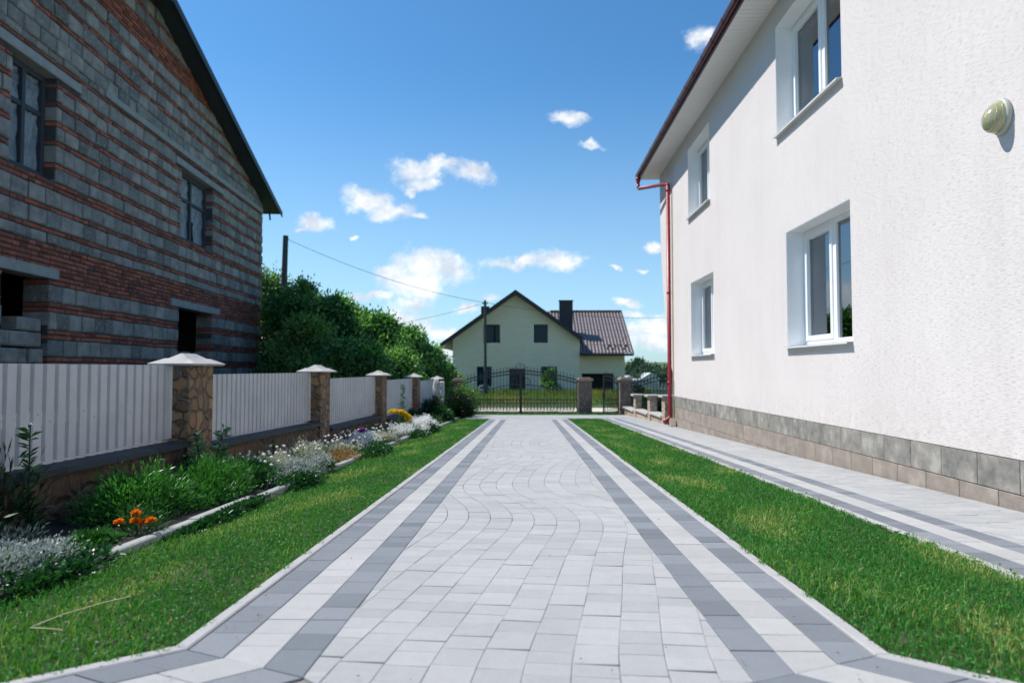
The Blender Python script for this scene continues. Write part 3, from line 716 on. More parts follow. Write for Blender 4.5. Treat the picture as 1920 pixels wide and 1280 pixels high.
mb.tube([(-.535,RY1-.14,5.0),(-.535,RY1-.14,4.92),(-.515,RY1-.17,4.88),(-.12,17.1,4.58),(-.085,16.98,4.54),(-.085,16.96,4.40)], .046, 12)
mb.tube([(-.085,16.96,4.5),(-.085,16.96,-1.12),(-.10,16.93,-1.18),(-.26,16.74,-1.26)], .049, 12)
for z in (4.42,1.9,-.3): mb.tube([(-.085,16.96,z),(-.085,16.96,z-.06)], .055, 12)
mb.build('downpipe', M['pipe'], wh, smooth=True)
mb = MB(); mb.tube([(-.012,16.89,4.2),(-.012,16.89,-1.2)], .014, 8); [mb.tube([(-.012,16.89,z),(-.012,16.89,z-.03)], .022, 8) for z in (3.,1.2,-.45)]
mb.build('cable_conduit', M['cream'], wh)
# wall lamp
lamp = tag(empty('wall_lamp', (3.5, 5.13, E+1.86)), 'oval wall lamp with mottled yellow glass on the white wall', 'lamp')
def dome(mb, a, bb, d, x0=0., n=22, k=9, tilt=0., tilt2=.035):
    vs = []; ct, st = math.cos(tilt), math.sin(tilt)
    for i in range(k+1):
        ph_ = math.pi/2*i/k
        for j in range(n):
            t_ = 2*math.pi*j/n; y_ = a*math.cos(ph_)*math.cos(t_); z_ = bb*math.cos(ph_)*math.sin(t_)
            vs.append((-x0-d*math.sin(ph_), y_*ct-z_*st, y_*st+z_*ct-tilt2*math.sin(ph_)))
    mb.add(vs, [(i*n+j, i*n+(j+1)%n, (i+1)*n+(j+1)%n, (i+1)*n+j) for i in range(k) for j in range(n)])
TL = 0.
mb = MB(); n = 22
vs = []
for (s, x) in ((.93,.0),(1.,-.012),(1.,-.032),(.90,-.044)):
    for j in range(n):
        t_ = 2*math.pi*j/n; vs.append((x, .108*s*math.cos(t_), .135*s*math.sin(t_)))
mb.add(vs, [(i*n+j, i*n+(j+1)%n, (i+1)*n+(j+1)%n, (i+1)*n+j) for i in range(3) for j in range(n)]+[tuple(3*n+j for j in range(n))])
mb.build('lamp_base', M['lamp_rim'], lamp, smooth=True)
mb = MB(); dome(mb, .094, .118, .115, .036); mb.build('lamp_glass', M['lamp_glass'], lamp, smooth=True)
# splash block
b = MB(); b.prism([(0,0),(.20,0),(.17,.06),(.04,.22),(0,.20)], lambda a, z, c: (c, -a, z), 0, .12)
o = tag(b.build('splash_block', M['splash']), 'wedge shaped pinkish stone under the red downpipe outlet', 'stone'); o.location = (3.35,16.72,g(16.8)-.01)

# ================================================================== LEFT FENCE
fn = tag(empty('panel_fence', (-3.1, 6, g(6))), 'pale corrugated sheet fence with flagstone pillars on a low stone wall', 'fence')
fn.location = (0,0,E)
PIL = [(6.05,.035),(9.93,-.045),(14.12,-.135),(18.6,-.22),(23.3,-.335)]  # near y, cap underside (from eye)
FX = -3.16
for i, (y, ct) in enumerate(PIL):
    mb = MB(); mb.box(-3.26,-3.0,y,y+.47,g(y)-E-.25,ct-.004); p = mb.build('pillar', M['stone'], fn)
    mb = MB(); x0, x1, y0, y1 = -3.33,-2.92,y-.08,y+.55
    def ringp(a, z): return [(x0+a,y0+a,z),(x1-a,y0+a,z),(x1-a,y1-a,z),(x0+a,y1-a,z)]
    vs = ringp(.012,ct-.004)+ringp(0,ct+.006)+ringp(0,ct+.016)+ringp(.10,ct+.062)+ringp(.104,ct+.052)+ringp(.115,ct+.058)+ringp(.195,ct+.108)
    mb.add(vs, [(3,2,1,0)]+[(k*4+j, k*4+(j+1)%4, (k+1)*4+(j+1)%4, (k+1)*4+j) for k in range(6) for j in range(4)]+[(24,25,26,27)])
    mb.build('cap', M['pale_concrete'], p)
def panel(y0, y1, top, b0, b1):
    mb = MB(); y = y0; pts = []
    while y < y1-.02:
        for dy, dx in ((0,0),(.076,0),(.084,-.028),(.107,-.028),(.115,0)):
            if y+dy <= y1: pts.append((y+dy, dx))
        y += .115
        pts.append((min(y, y1), 0))
    q = []
    for p in pts:
        if not q or p[0]-q[-1][0] > 1e-4: q.append(p)
    bz = lambda yy: b0+(b1-b0)*(yy-y0)/(y1-y0); vs = []
    for yy, dx in q: vs += [(FX+dx,yy,bz(yy)),(FX+dx,yy,top)]
    mb.add(vs, [(2*i,2*i+2,2*i+3,2*i+1) for i in range(len(q)-1)])
    for zz, st in ((top-.33, 0), (b1+.27, 1)):
        y = y0+.04+.115*st
        while y < y1-.1:
            k_ = len(mb.v); mb.lathe([(.0045,0),(.0045,.003),(.0015,.004)], (0,0,0), 6, 1); mb.v[k_:] = [(FX+z_, y+a_, zz+b_) for a_, b_, z_ in mb.v[k_:]]; y += .46
    o = mb.build('corrugated_panel', [M['panel'], M['concrete']], fn)
    mb = MB(); mb.box(FX-.06,FX-.02,y0,y1,top-.35,top-.31); mb.build('rail', M['white_metal'], o); mb = MB(); mb.box(FX-.06,FX-.02,y0,y1,b1+.25,b1+.29); mb.build('rail', M['white_metal'], o)
    mb = MB(); mb.box(FX+.001,FX+.018,y1-.035,y1-.003,b1+.01,top); mb.build('edge_strip', M['white_metal'], o)
    mb = MB(); n_ = max(1, int((y1-y0)/.5))
    for i in range(n_):
        ya, yc2 = y0+(y1-y0)*i/n_, y0+(y1-y0)*(i+1)/n_; za, zc = bz(ya)-.012, bz(yc2)-.012
        mb.add([(-3.38,ya,za-.05),(-2.95,ya,za-.05),(-2.95,yc2-.006,zc-.05),(-3.38,yc2-.006,zc-.05),(-3.38,ya,za),(-2.95,ya,za-.008),(-2.95,yc2-.006,zc-.008),(-3.38,yc2-.006,zc)], [(0,3,2,1),(4,5,6,7),(0,1,5,4),(1,2,6,5),(2,3,7,6),(3,0,4,7)])
    mb.build('coping', M['dark_slab'], fn)
    mb = MB()
    mb.add([(-3.34,y0,g(y0)-E-.2),(-3.03,y0,g(y0)-E-.2),(-3.03,y1,g(y1)-E-.2),(-3.34,y1,g(y1)-E-.2),(-3.34,y0,b0-.063),(-3.03,y0,b0-.063),(-3.03,y1,b1-.063),(-3.34,y1,b1-.063)], [(0,3,2,1),(4,5,6,7),(0,1,5,4),(1,2,6,5),(2,3,7,6),(3,0,4,7)])
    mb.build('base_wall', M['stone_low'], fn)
panel(1.6,6.05,.035,-.585,-.612); panel(6.52,9.93,-.050,-.685,-.745); panel(10.4,14.12,-.147,-.86,-.91); panel(14.59,18.6,-.245,-1.02,-1.09)
panel(19.07,23.3,-.345,-1.18,-1.24); panel(23.77,25.75,-.43,-1.30,-1.33)

# ================================================================== GATE, PILLARS, WICKET
YG = 25.85
def stone_post(x0, x1, y0, y1, top, label, mat, dz=0):
    p = tag(empty('gate_pillar', ((x0+x1)/2, (y0+y1)/2, g(y0))), label, 'pillar', 'flagstone gate pillars')
    mb = MB(); w, d = (x1-x0)/2, (y1-y0)/2; H = top-g(y0); mb.box(-w,w,-d,d,-.1,H-.14); mb.build('shaft', mat, p)
    mb = MB(); mb.box(-w-.05,w+.05,-d-.05,d+.05,H-.139,H-.07); mb.box(-w+.03,w-.03,-d+.03,d-.03,H-.069,H-.02); mb.build('cap', M['pink_cap'], p)
stone_post(-2.82,-2.46,YG-.1,YG+.35,E-.31,'shaded gate pillar at the end of the sheet fence', M['stone'])
stone_post(1.82,2.32,YG-.15,YG+.35,E-.29,'broad flagstone pillar between the double gate and the open wicket', M['stone_pink'])
stone_post(3.34,3.74,YG-.3,YG+.35,E-.28,'flagstone pillar holding the small wicket gate', M['stone_pink'])
# double gate
def ring(mb, c, r, w=.012, n=12): mb.tube([(c[0]+r*math.cos(2*math.pi*k/n), c[1], c[2]+r*math.sin(2*math.pi*k/n)) for k in range(n+1)], w/2, 5, cap=False)
gate = tag(empty('iron_gate', (-.31, YG, g(YG))), 'black wrought iron double gate with arched spiked top', 'gate')
GX0, GX1 = -2.42, 1.80; zg = g(YG)
def px_z(y): return PY(992, y, YG).z - zg
zb0, zlow1, zlow2, ztopS, ztopC = px_z(774), px_z(756), px_z(748.5), px_z(712), px_z(694)
gc = (GX0+GX1)/2
def arch(x):                                       # upper rail height
    t_ = abs(x-gc)/((GX1-GX0)/2); return ztopC+(ztopS-ztopC)*(t_**1.6)
for s in (-1, 1):
    mb = MB(); xa = GX0 if s < 0 else gc+.01; xb = gc-.01 if s < 0 else GX1; ox = -gc
    for x in (xa+.02, xb-.02): mb.box(x+ox-.02,x+ox+.02,-.02,.02,.02,arch(x)+.03)
    for z in (zb0+.03, zlow1, zlow2): mb.box(xa+ox+.04,xb+ox-.04,-.014,.014,z-.014,z+.014)
    n = 22; prev = None
    for k in range(n+1):
        x = xa+(xb-xa)*k/n
        for dz in (0, -.13):
            if prev is not None: mb.bar((prev+ox,0,arch(prev)+dz), (x+ox,0,arch(x)+dz), .022, .034)
        prev = x
    x = xa+.125; k = 0
    while x < xb-.07:
        mb.box(x+ox-.0075,x+ox+.0075,-.0075,.0075,zb0+.03,arch(x)+.07)
        mb.lathe([(.004,arch(x)+.07),(.021,arch(x)+.085),(.015,arch(x)+.11),(.002,arch(x)+.165)], (x+ox,0,0), 6)
        ring(mb, (x+ox+.06,0,arch(x+.06)-.065), .045)
        ring(mb, (x+ox+.06,0,(zlow1+zlow2)/2), .05, .014)
        # interlaced arches at the foot
        for dx in (0, .06): mb.tube([(x+ox+dx-.06+.12*j/8,0,zb0+.05+(zlow1-zb0-.09)*math.sin(math.pi*j/8)) for j in range(9)], .008, 5)
        x += .122; k += 1
    # scroll work
    q = lambda r0, a0, a1, cx, cz: [(cx+ox+s*(r0*(1-.55*j/14))*math.cos(a0+(a1-a0)*j/14), -.02, cz+(r0*(1-.55*j/14))*math.sin(a0+(a1-a0)*j/14)) for j in range(15)]
    zc = px_z(729)
    mb.tube([(gc+ox+s*(.05+1.05*j/12), -.02, zc+.16*math.cos(math.pi*.5*j/12)**.8 if j < 12 else zc) for j in range(13)], .013, 5)
    mb.tube(q(.13, math.pi*.5, -math.pi*1.3, gc+s*1.08, zc-.02), .012, 5)
    mb.tube(q(.15, -math.pi*.5, math.pi*1.2, gc+s*.22, zc+.30), .012, 5)
    mb.build('gate_leaf', M['iron'], gate)
mb = MB(); ring(mb, (-.02,0,arch(gc)+.08), .18, .022, 20); ring(mb, (-.02,0,arch(gc)+.10), .07, .016); mb.bar((-.02,0,arch(gc)),(-.02,0,arch(gc)+.26), .015); mb.box(-.03,.03,-.03,.03,-.05,arch(gc)-.05)
mb.build('crest', M['iron'], gate)
wk_ = tag(empty('wicket_gate', (3.30, YG-.1, g(YG)), math.radians(48)), 'narrow iron wicket gate standing ajar', 'gate')
mb = MB(); Wd = .95
ar = lambda x: 1.62-.42*(x/Wd)**1.5 if False else 1.18+.44*((Wd-x)/Wd)**1.4
ar = lambda x: 1.22+.20*math.sin(math.pi*x/Wd*.5)
for x in (-.02,-Wd+.02): mb.box(x-.02,x+.02,-.02,.02,.04,ar(-x)+.02)
for z in (.10,.38,.55): mb.box(-Wd+.04,-.04,-.013,.013,z-.013,z+.013)
pv = 0
for k in range(1,13):
    x = Wd*k/12; mb.bar((-pv,0,ar(pv)),(-x,0,ar(x)),.022,.034); mb.bar((-pv,0,ar(pv)-.13),(-x,0,ar(x)-.13),.022,.03); pv = x
for k in range(1,8):
    x = -Wd*k/8; mb.box(x-.0075,x+.0075,-.0075,.0075,.1,ar(-x)+.06); mb.lathe([(.004,ar(-x)+.06),(.02,ar(-x)+.08),(.002,ar(-x)+.16)], (x,0,0), 6); ring(mb, (x+.06,0,.465), .05, .014); ring(mb,(x+.06,0,.24),.07,.014)
mb.build('gate_leaf', M['iron'], wk_)
mb = MB(); mb.box(-Wd-.03,-Wd+.07,-.03,.03,.62,.80); mb.build('lock', M['iron'], wk_)

# low stone wall with little pillars beyond the house corner
bw = tag(empty('pillared_garden_wall', (0, 0, E)), 'low pale stone wall with short capped pillars beside the walkway', 'wall')
pl = [(17.72,18.13,-.66),(19.9,20.3,-.73),(22.6,23.0,-.81)]
for y0, y1, tp in pl:
    mb = MB(); mb.box(3.44,3.64,y0,y1,g(y0)-E-.1,tp-.06); p = mb.build('pillar', M['stone_pale'], bw)
    mb = MB(); mb.tile([(3.36,y0-.07),(3.72,y0-.07),(3.72,y1+.07),(3.36,y1+.07)], lambda x, y, c: (x, y, tp+c), -.058, 0, .012); mb.build('cap', M['pale_concrete'], p)
for y0, y1, zt in ((18.14,19.89,-1.20),(20.31,22.59,-1.275),(23.01,25.4,-1.345)):
    mb = MB(); mb.box(3.47,3.61,y0,y1,g(y1)-E-.12,zt-.055); mb.build('base_wall', M['stone_pale'], bw)
    mb = MB(); mb.tile([(3.40,y0+.01),(3.70,y0+.01),(3.70,y1-.01),(3.40,y1-.01)], lambda x, y, c: (x, y, zt+c), -.054, 0, .01); mb.build('coping', M['pale_concrete'], bw)
# iron fence beyond, right of the wicket
ifn = tag(empty('iron_fence', (3.8, YG+.1, g(YG))), 'black spiked iron fence to the right of the wicket gate', 'fence')
mb = MB(); n = 46
af = lambda x: 1.26+.12*math.cos((x % 2.4)/2.4*2*math.pi-math.pi)
pv = 0
for k in range(n):
    x = .12*k; mb.box(x-.008,x+.008,-.008,.008,.12,af(x)+.06); mb.lathe([(.004,af(x)+.06),(.02,af(x)+.08),(.002,af(x)+.15)], (x,0,0), 6)
    if k: mb.bar((pv,0,af(pv)),(x,0,af(x)),.025,.035); mb.bar((pv,0,af(pv)-.14),(x,0,af(x)-.14),.025,.03); ring(mb, (x-.06,0,af(x)-.07), .05, .014)
    pv = x
for z in (.15,.5): mb.box(0,.12*(n-1),-.014,.014,z-.014,z+.014)
mb.build('railing', M['iron'], ifn)
mb = MB(); mb.box(0,.12*(n-1),-.12,.12,-.15,.11); mb.build('base_wall', M['stone_pink'], ifn)

# ================================================================== YELLOW HOUSE
YH = 50.; zh = -.80
yh = tag(empty('yellow_house', (0, YH, zh)), 'pale yellow gabled house with dark trim beyond the gate', 'house')
def HX(px): return PY(px, 660, YH).x
def HZ(py, px=992): return PY(px, py, YH).z-zh
xL, xRr, xW = HX(849), HX(1087), HX(1171.5); xr_ = HX(967); zr_ = HZ(545,967)
sl = (HZ(545,967)-HZ(643,829))/(HX(967)-HX(829))
def rk(x): return zr_-.16-sl*abs(x-xr_)
holes = [(HX(906),HX(938),HZ(643),HZ(608)),(HX(1000),HX(1027.5),HZ(643),HZ(608)),(HX(894),HX(922),HZ(724),HZ(687)),(HX(1015),HX(1044),HZ(724),HZ(687)),(HX(954.5),HX(985),.06,HZ(691))]
mb = MB(); hmap = lambda x, z, c: (x, -c, z)
def wallgrid(x0, x1, z0, z1, hs, cl, c0, c1):
    xb2 = sorted({x0,x1}|{v for h_ in hs for v in h_[:2]}); zb2 = sorted({z0,z1}|{v for h_ in hs for v in h_[2:]})
    for i in range(len(xb2)-1):
        for j in range(len(zb2)-1):
            cx, cz = (xb2[i]+xb2[i+1])/2, (zb2[j]+zb2[j+1])/2
            if any(h_[0] < cx < h_[1] and h_[2] < cz < h_[3] for h_ in hs): continue
            q = cl([(xb2[i],zb2[j]),(xb2[i+1],zb2[j]),(xb2[i+1],zb2[j+1]),(xb2[i],zb2[j+1])])
            if q: mb.prism(q, hmap, c0, c1)
def clg(q):
    q = clip(q, sl, 1, rk(xr_)+sl*xr_); return clip(q, -sl, 1, rk(xr_)-sl*xr_) if q else q
wallgrid(xL, xRr, -.3, 9, holes, clg, -.3, 0)
gar = (HX(1092), HX(1152.5), .02, HZ(700))
gw = PY(1171.5, 700, YH+.6).x
wallgrid(xRr+.002, gw, -.3, HZ(662)-.05, [gar], lambda q: q, -.9, -.6)
mb.box(xL,xL+.3,.301,12,-.3,rk(xL)-.3); mb.box(xL+.31,gw,11.7,12,-.3,3.2); mb.box(gw-.3,gw,.901,11.6,-.3,3.2)
mb.box(xRr-.3,xRr,.31,11,-.3,rk(xRr)-.02)
mb.build('wall', M['yellow'], yh)
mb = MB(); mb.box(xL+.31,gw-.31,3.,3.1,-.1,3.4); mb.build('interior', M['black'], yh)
def roof2(mb, xe0, xrr, xe1, y0, y1, zrt, slp, th=.14, m=0):
    for xe in (xe0, xe1):
        ze = zrt-slp*abs(xe-xrr)
        vs = [(xe,y0,ze-th),(xrr,y0,zrt-th),(xrr,y1,zrt-th),(xe,y1,ze-th),(xe,y0,ze),(xrr,y0,zrt),(xrr,y1,zrt),(xe,y1,ze)]
        mb.add(vs, [(0,3,2,1),(4,5,6,7),(0,1,5,4),(1,2,6,5),(2,3,7,6),(3,0,4,7)], m)
mb = MB(); roof2(mb, HX(827), xr_, HX(1091), -.75, 12.3, zr_, sl, .30)
mb.build('roof', M['dark_roof'], yh)
# wing roof, metal tiles, slopes towards the road
ye, yr = -.3, 6.2; ze = HZ(663); zr2 = PY(1100, 584, YH+yr).z-zh; wx0, wx1 = HX(1084), PY(1187.5, 663, YH+ye).x; wx0b = HX(1036)
mb = MB(); nu, nv = 210, 60
def wp(i, j, top=True):
    v = j/nv; z0_ = ze+(zr2-ze)*v; y_ = ye+(yr-ye)*v
    x_ = HX(1030)+(wx1-HX(1030))*i/nu
    row = (v*18) % 1.0
    return (x_, y_, z0_+.035*math.sin(x_*2*math.pi/.245)-.035*row+.02)
vs = [wp(i, j) for j in range(nv+1) for i in range(nu+1)]
fs = []
for j in range(nv):
    for i in range(nu):
        if wp(i,j)[0] < xRr+.02 and j < nv*.35: continue
        fs.append((j*(nu+1)+i, j*(nu+1)+i+1, (j+1)*(nu+1)+i+1, (j+1)*(nu+1)+i))
mb.add(vs, fs); mb.add([(wx0b,yr,zr2+.03),(wx1,yr,zr2+.03),(wx1,yr+6,ze),(wx0b,yr+6,ze)], [(0,1,2,3)])
wr = mb.build('tiled_roof', M['rooftile'], yh)
mb = MB(); mb.box(xRr+.01,wx1+.02,ye-.10,ye-.02,ze-.16,ze+.0); mb.box(xRr+.01,wx1,ye-.0,.6,ze-.13,ze-.09)
mb.bar((wx1+.02,ye,ze-.02),(wx1+.02,yr,zr2),.05,.16); mb.bar((wx0b,yr,zr2+.07),(wx1+.03,yr,zr2+.07),.16,.06)
for k in range(9):
    x = HX(1133)+k*.20; mb.box(x,x+.12,ye+(.55 if k % 2 else 1.0),ye+(.59 if k % 2 else 1.04),ze+.25+(.0 if k % 2 else .26),ze+.42+(.0 if k % 2 else .26))
mb.build('fascia', M['dark_roof'], wr)
cz = PY(1060, 564, YH+2.2)
mb = MB(); mb.box(PY(1049,600,YH+2.2).x,PY(1074,600,YH+2.2).x,2.2,2.9,rk(xRr)+.3,cz.z-zh); mb.box(PY(1048,600,YH+2.2).x,PY(1075,600,YH+2.2).x,2.17,2.93,cz.z-zh+.002,cz.z-zh+.06); mb.build('chimney', M['dark_roof'], yh)
mb = MB(); p_ = PY(902,574,YH+4); q_ = PY(917,574,YH+4); mb.box(p_.x,q_.x,4,4.6,2.6,p_.z-zh); mb.build('chimney', M['dark_roof'], yh)
for (x0, x1, z0, z1) in holes[:4]:
    f = MB(); t_ = .07
    f.box(x0+.01,x0+t_,.06,.14,z0+.01,z1-.01); f.box(x1-t_,x1-.01,.06,.14,z0+.01,z1-.01); f.box(x0+t_,x1-t_,.06,.14,z0+.01,z0+t_); f.box(x0+t_,x1-t_,.06,.14,z1-t_,z1-.01)
    w = f.build('window', M['dark_roof'], yh); f = MB(); f.box(x0+t_,x1-t_,.10,.11,z0+t_,z1-t_); f.build('pane', M['glass'], w)
x0, x1, z0, z1 = holes[4]; f = MB(); f.box(x0+.01,x1-.01,.08,.14,z0,z1-.01); f.box(x0+.15,x1-.15,.06,.08,z0+.2,z1-.2); d_ = f.build('door', M['dark_roof'], yh)
f = MB(); f.tube([(x1-.2,.0,1.05),(x1-.2,.03,1.0),(x1-.2,.03,.8),(x1-.2,.0,.75)], .02, 6); f.build('handle', M['iron'], d_)
f = MB(); f.box(gar[0]+.01,gar[1]-.01,1.2,1.26,gar[2],gar[3]); [f.box(gar[0]+.02,gar[1]-.02,1.18,1.2,z,z+.03) for z in (.5,1.,)]; f.build('garage_door', M['black'], yh)
# poles and wires
def pole(x, y, z0, z1, r, lean, label):
    p = tag(empty('utility_pole', (x, y, z0)), label, 'pole', 'wooden utility poles')
    mb = MB(); H = z1-z0; mb.tube([(0,0,-.2),(lean*.5,0,H*.5),(lean,0,H)], [r*1.15,r,r*.85], 10); mb.build('shaft', M['pole_wood'], p)
    mb = MB(); mb.bar((lean-.16,0,H-.22),(lean+.16,0,H-.22),.04,.05); [mb.lathe([(.012,H-.20),(.03,H-.17),(.032,H-.13),(.012,H-.10)], (lean+dx,0,0), 8) for dx in (-.13,.13)]; mb.build('insulator', M['iron'], p)
    return Vector((x+lean, y, z1-.15))
pb = PY(910, 742, 44.); pt_ = PY(909.5, 563, 44.)
t1 = pole(pb.x, 44., zfar(0,44), pt_.z, .095, pt_.x-pb.x, 'slim grey pole standing in front of the yellow house')
pt2 = PY(535, 442, 38.); t2 = pole(pt2.x-.18, 38., zfar(0,38), pt2.z, .17, .2, 'dark wooden pole rising out of the trees behind the fence')
def wire(a, c, sag, name_label):
    mb = MB(); mb.tube([Vector(a).lerp(Vector(c), k/16)-Vector((0,0,4*sag*(k/16)*(1-k/16))) for k in range(17)], .012, 5)
    tag(mb.build('power_cable', M['wire']), name_label, 'cable', 'overhead cables')
wire(t2, t1, .45, 'cable sagging from the pole in the trees to the pole by the yellow house')
wire(t1, PY(600, 618, 60.), .5, 'lower cable running left from the slim pole behind the trees')
wire(t1, PY(1300, 592, 60.), .5, 'cable running right from the slim pole past the yellow gable')
bx = PY(907, 739, 45.); mb = MB(); mb.lathe([(.27,0),(.31,.06),(.30,.3),(.32,.32),(.30,.34),(.30,.56),(.32,.58),(.29,.62)], (0,0,0), 14)
o = tag(empty('water_barrel', (bx.x, 45.2, zfar(0,45.2))), 'blue grey barrel behind the gate under the left window', 'barrel'); mb.build('barrel_body', M['barrel'], o)
mb = MB(); mb.lathe([(.30,.622),(.31,.65),(.05,.68)], (0,0,0), 14); mb.build('lid', M['barrel'], o)

# ================================================================== TREES, SHRUBS, PLANTS
def crown_pts(blobs, n, shell=.55):
    w = np.array([b_[3]*b_[4]*b_[5] for b_ in blobs])**.67; idx = rng.choice(len(blobs), n, p=w/w.sum())
    B = np.array(blobs); d = unit(rng.normal(size=(n,3))); r = shell+(1-shell)*rng.random(n)**.6
    r = np.where(rng.random(n) < .2, rng.random(n)**.5, r)*(1+.13*rng.normal(size=n))
    return B[idx,:3]+d*r[:,None]*B[idx,3:6], d, idx
def tree(x, y, H, rx, label, mat, nleaf, leafL, seed, nb=22, z=None, low=.12, grp='trees behind the sheet fence', cat='tree', name='leafy_tree'):
    rr = random.Random(seed); z = g(y) if z is None else z
    t_ = tag(empty(name, (x, y, z)), label, cat, grp)
    blobs = []
    for k in range(nb):
        hh = H*(low+(1-low)*rr.random()**.8); prof = math.sin(math.pi*min(.97, .2+.75*(hh/H)))**.7
        a = rr.uniform(0, 6.28); rad = rx*prof*rr.uniform(.3,.9); s = rx*rr.uniform(.24,.46)*(.75 if hh > H*.8 else 1)
        hh = min(hh, H-s*.8); blobs.append((rad*math.cos(a), rad*math.sin(a), hh, s, s, s*.85))
    blobs.append((0,0,H*.82,rx*.45,rx*.45,H*.2)); blobs.append((0,0,H*.45,rx*.7,rx*.7,H*.35))
    P, d, idx = crown_pts(blobs, nleaf); k_ = P[:,2] > .1; P, d, idx = P[k_], d[k_], idx[k_]
    D = d*.7+rng.normal(size=P.shape)*.6; D[:,2] -= .25
    bt = np.array([rr.uniform(-.3,.3) for _ in blobs]); n = len(P)
    ti = np.clip(.48+bt[idx]+.32*rng.normal(size=n), 0, 1)
    # sprays poking out past the outline
    m_ = nleaf//7; i = rng.integers(0, n, m_); Q = P[i]+d[i]*rng.uniform(.1,.45,m_)[:,None]*rx*.35+np.array([0,0,.12])*rng.random((m_,1))
    V, T, tt = join_geo([leaf_geo(P, D, leafL*rng.uniform(.6,1.4,n), leafL*.5, ti), leaf_geo(Q, d[i]+np.array([0,0,.7])+rng.normal(size=(m_,3))*.5, leafL*.9, leafL*.42, np.clip(ti[i]+.1, 0, 1))])
    npmesh('crown', V, T, tt, mat, t_)
    mb = MB(); r0 = .05+H*.018
    mb.tube([(0,0,-.1),(.03*H*.3,.02,H*.25),(-.02,.05,H*.5),(.04,0,H*.8)], [r0*1.25,r0,r0*.65,r0*.2], 9)
    for b_ in blobs[:9]:
        s0 = Vector((0,.02,H*rr.uniform(.2,.5))); e_ = Vector(b_[:3]); mb.tube([s0, s0.lerp(e_,.5)+Vector((0,0,.1)), e_], [r0*.5,r0*.3,r0*.1], 6)
    mb.build('trunk', M['bark'], t_)
    return t_
def tz(px, py, Y): p = PY(px, py, Y); return p.x, p.z
T_ = [(503,512,38.5,2.3,'leaf_lime','sunlit pale leaved tree right beside the brick house corner'),
      (566,530,35.,1.9,'leaf_tree','dark bushy tree behind the wooden pole'),
      (632,560,34.,2.0,'leaf_tree','rounded tree above the second stone fence pillar'),
      (700,592,33.,1.9,'leaf_tree','feathery topped tree above the middle of the fence'),
      (762,616,35.,1.8,'leaf_tree','bushy tree above the fourth fence pillar'),
      (808,650,37.,1.4,'leaf_lime','lower light green tree next to the yellow house'),
      (838,686,39.,.8,'leaf_tree','smallest dark tree touching the corner of the yellow house')]
for i, (px, py, Y, rx, mt, lb) in enumerate(T_):
    x, zt = tz(px, py, Y); H = zt-g(Y); tree(x, Y, H, rx, lb, M[mt], int(17000 if i < 5 else 9000), .21 if i < 5 else .16, 20+i)
x, zt = tz(577, 600, 29.); tree(x, 29., zt-g(29.), 1.75, 'front tree with glittering leaves over the second fence panel', M['leaf_lime'], 12000, .17, 51)
x, zt = tz(665, 640, 27.); tree(x, 27., zt-g(27.), 1.7, 'low dense tree just behind the third fence panel', M['leaf_tree'], 12000, .17, 52)
x, zt = tz(745, 655, 29.5); tree(x, 29.5, zt-g(29.5), 1.5, 'low tree just behind the fourth fence panel', M['leaf_tree'], 10000, .16, 53)
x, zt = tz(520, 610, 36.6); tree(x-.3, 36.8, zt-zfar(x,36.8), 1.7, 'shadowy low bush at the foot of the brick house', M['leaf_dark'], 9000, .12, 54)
# bush by the yellow house
x, zt = tz(1032, 690, 47.5); tree(x, 47.5, zt-zh, .75, 'green bush in front of the lower right window of the yellow house', M['leaf_tree'], 3500, .1, 60, z=zh, grp='bushes by the yellow house', cat='bush', name='bush')
x, zt = tz(1212, 738, 27.5)
for i, (px, py, Y, w, lb) in enumerate([(1200,741,24.,.5,'dark bush behind the first short pillar'),(1229,740,22.,.5,'dark bush between the short wall pillars'),(1190,722,27.,.5,'dark bush beside the wicket pillar')]):
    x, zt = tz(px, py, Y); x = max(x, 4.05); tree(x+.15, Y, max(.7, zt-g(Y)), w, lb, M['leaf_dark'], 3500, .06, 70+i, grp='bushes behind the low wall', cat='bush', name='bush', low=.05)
# far valley trees, village houses
FT = [(1180,690,95,5.),(1192,678,110,4.),(1203,684,120,5.),(1199,672,130,2.4),(1216,683,125,5.),(1228,688,115,5.),(1242,690,120,5.),(1256,692,130,6.),(1210,700,95,4.),(1232,702,90,3.5),(1248,704,95,4.),(1184,702,90,3.),(1275,696,110,6.),(1150,690,120,6.),(820,690,120,7.),(780,688,130,8.),(1300,694,130,8)]
for i, (px, py, Y, rx) in enumerate(FT):
    x, zt = tz(px, py, Y); zz = zfar(x, Y); tree(x, Y, zt-zz, rx, 'valley tree far beyond the yellow house', M['leaf_far'], 2600, .55, 80+i, nb=9, z=zz-.2, grp='valley trees', low=.05)
def far_house(px, py, Y, w, hh, mat, label, grp):
    p = PY(px, py, Y); o = tag(empty('village_house', (p.x, Y, p.z-hh)), label, 'house', grp)
    mb = MB(); mb.prism([(-w/2,-3),(w/2,-3),(w/2,hh*.6),(0,hh),(-w/2,hh*.6)], lambda x, z, c: (x, c, z), 0, 4); mb.build('wall', M['white_metal'], o)
    mb = MB(); roof2(mb, -w*.6, 0, w*.6, -.4, 4.4, hh+.15, hh*.8/w, .12); mb.build('roof', mat, o)
    mb = MB(); mb.box(-w*.15,w*.1,-.06,-.02,.1,hh*.45); mb.build('window', M['glass'], o)
far_house(1196, 713, 78, 2.6, 1.5, M['white_metal'], 'white roofed village building beyond the wicket pillar', 'village houses')
far_house(1181, 706, 82, 2.2, 1.4, M['concrete'], 'small grey village house beside the yellow house corner', 'village houses')
far_house(1219, 701, 88, 2.2, 1.6, M['white_metal'], 'small white house among the valley trees', 'village houses')
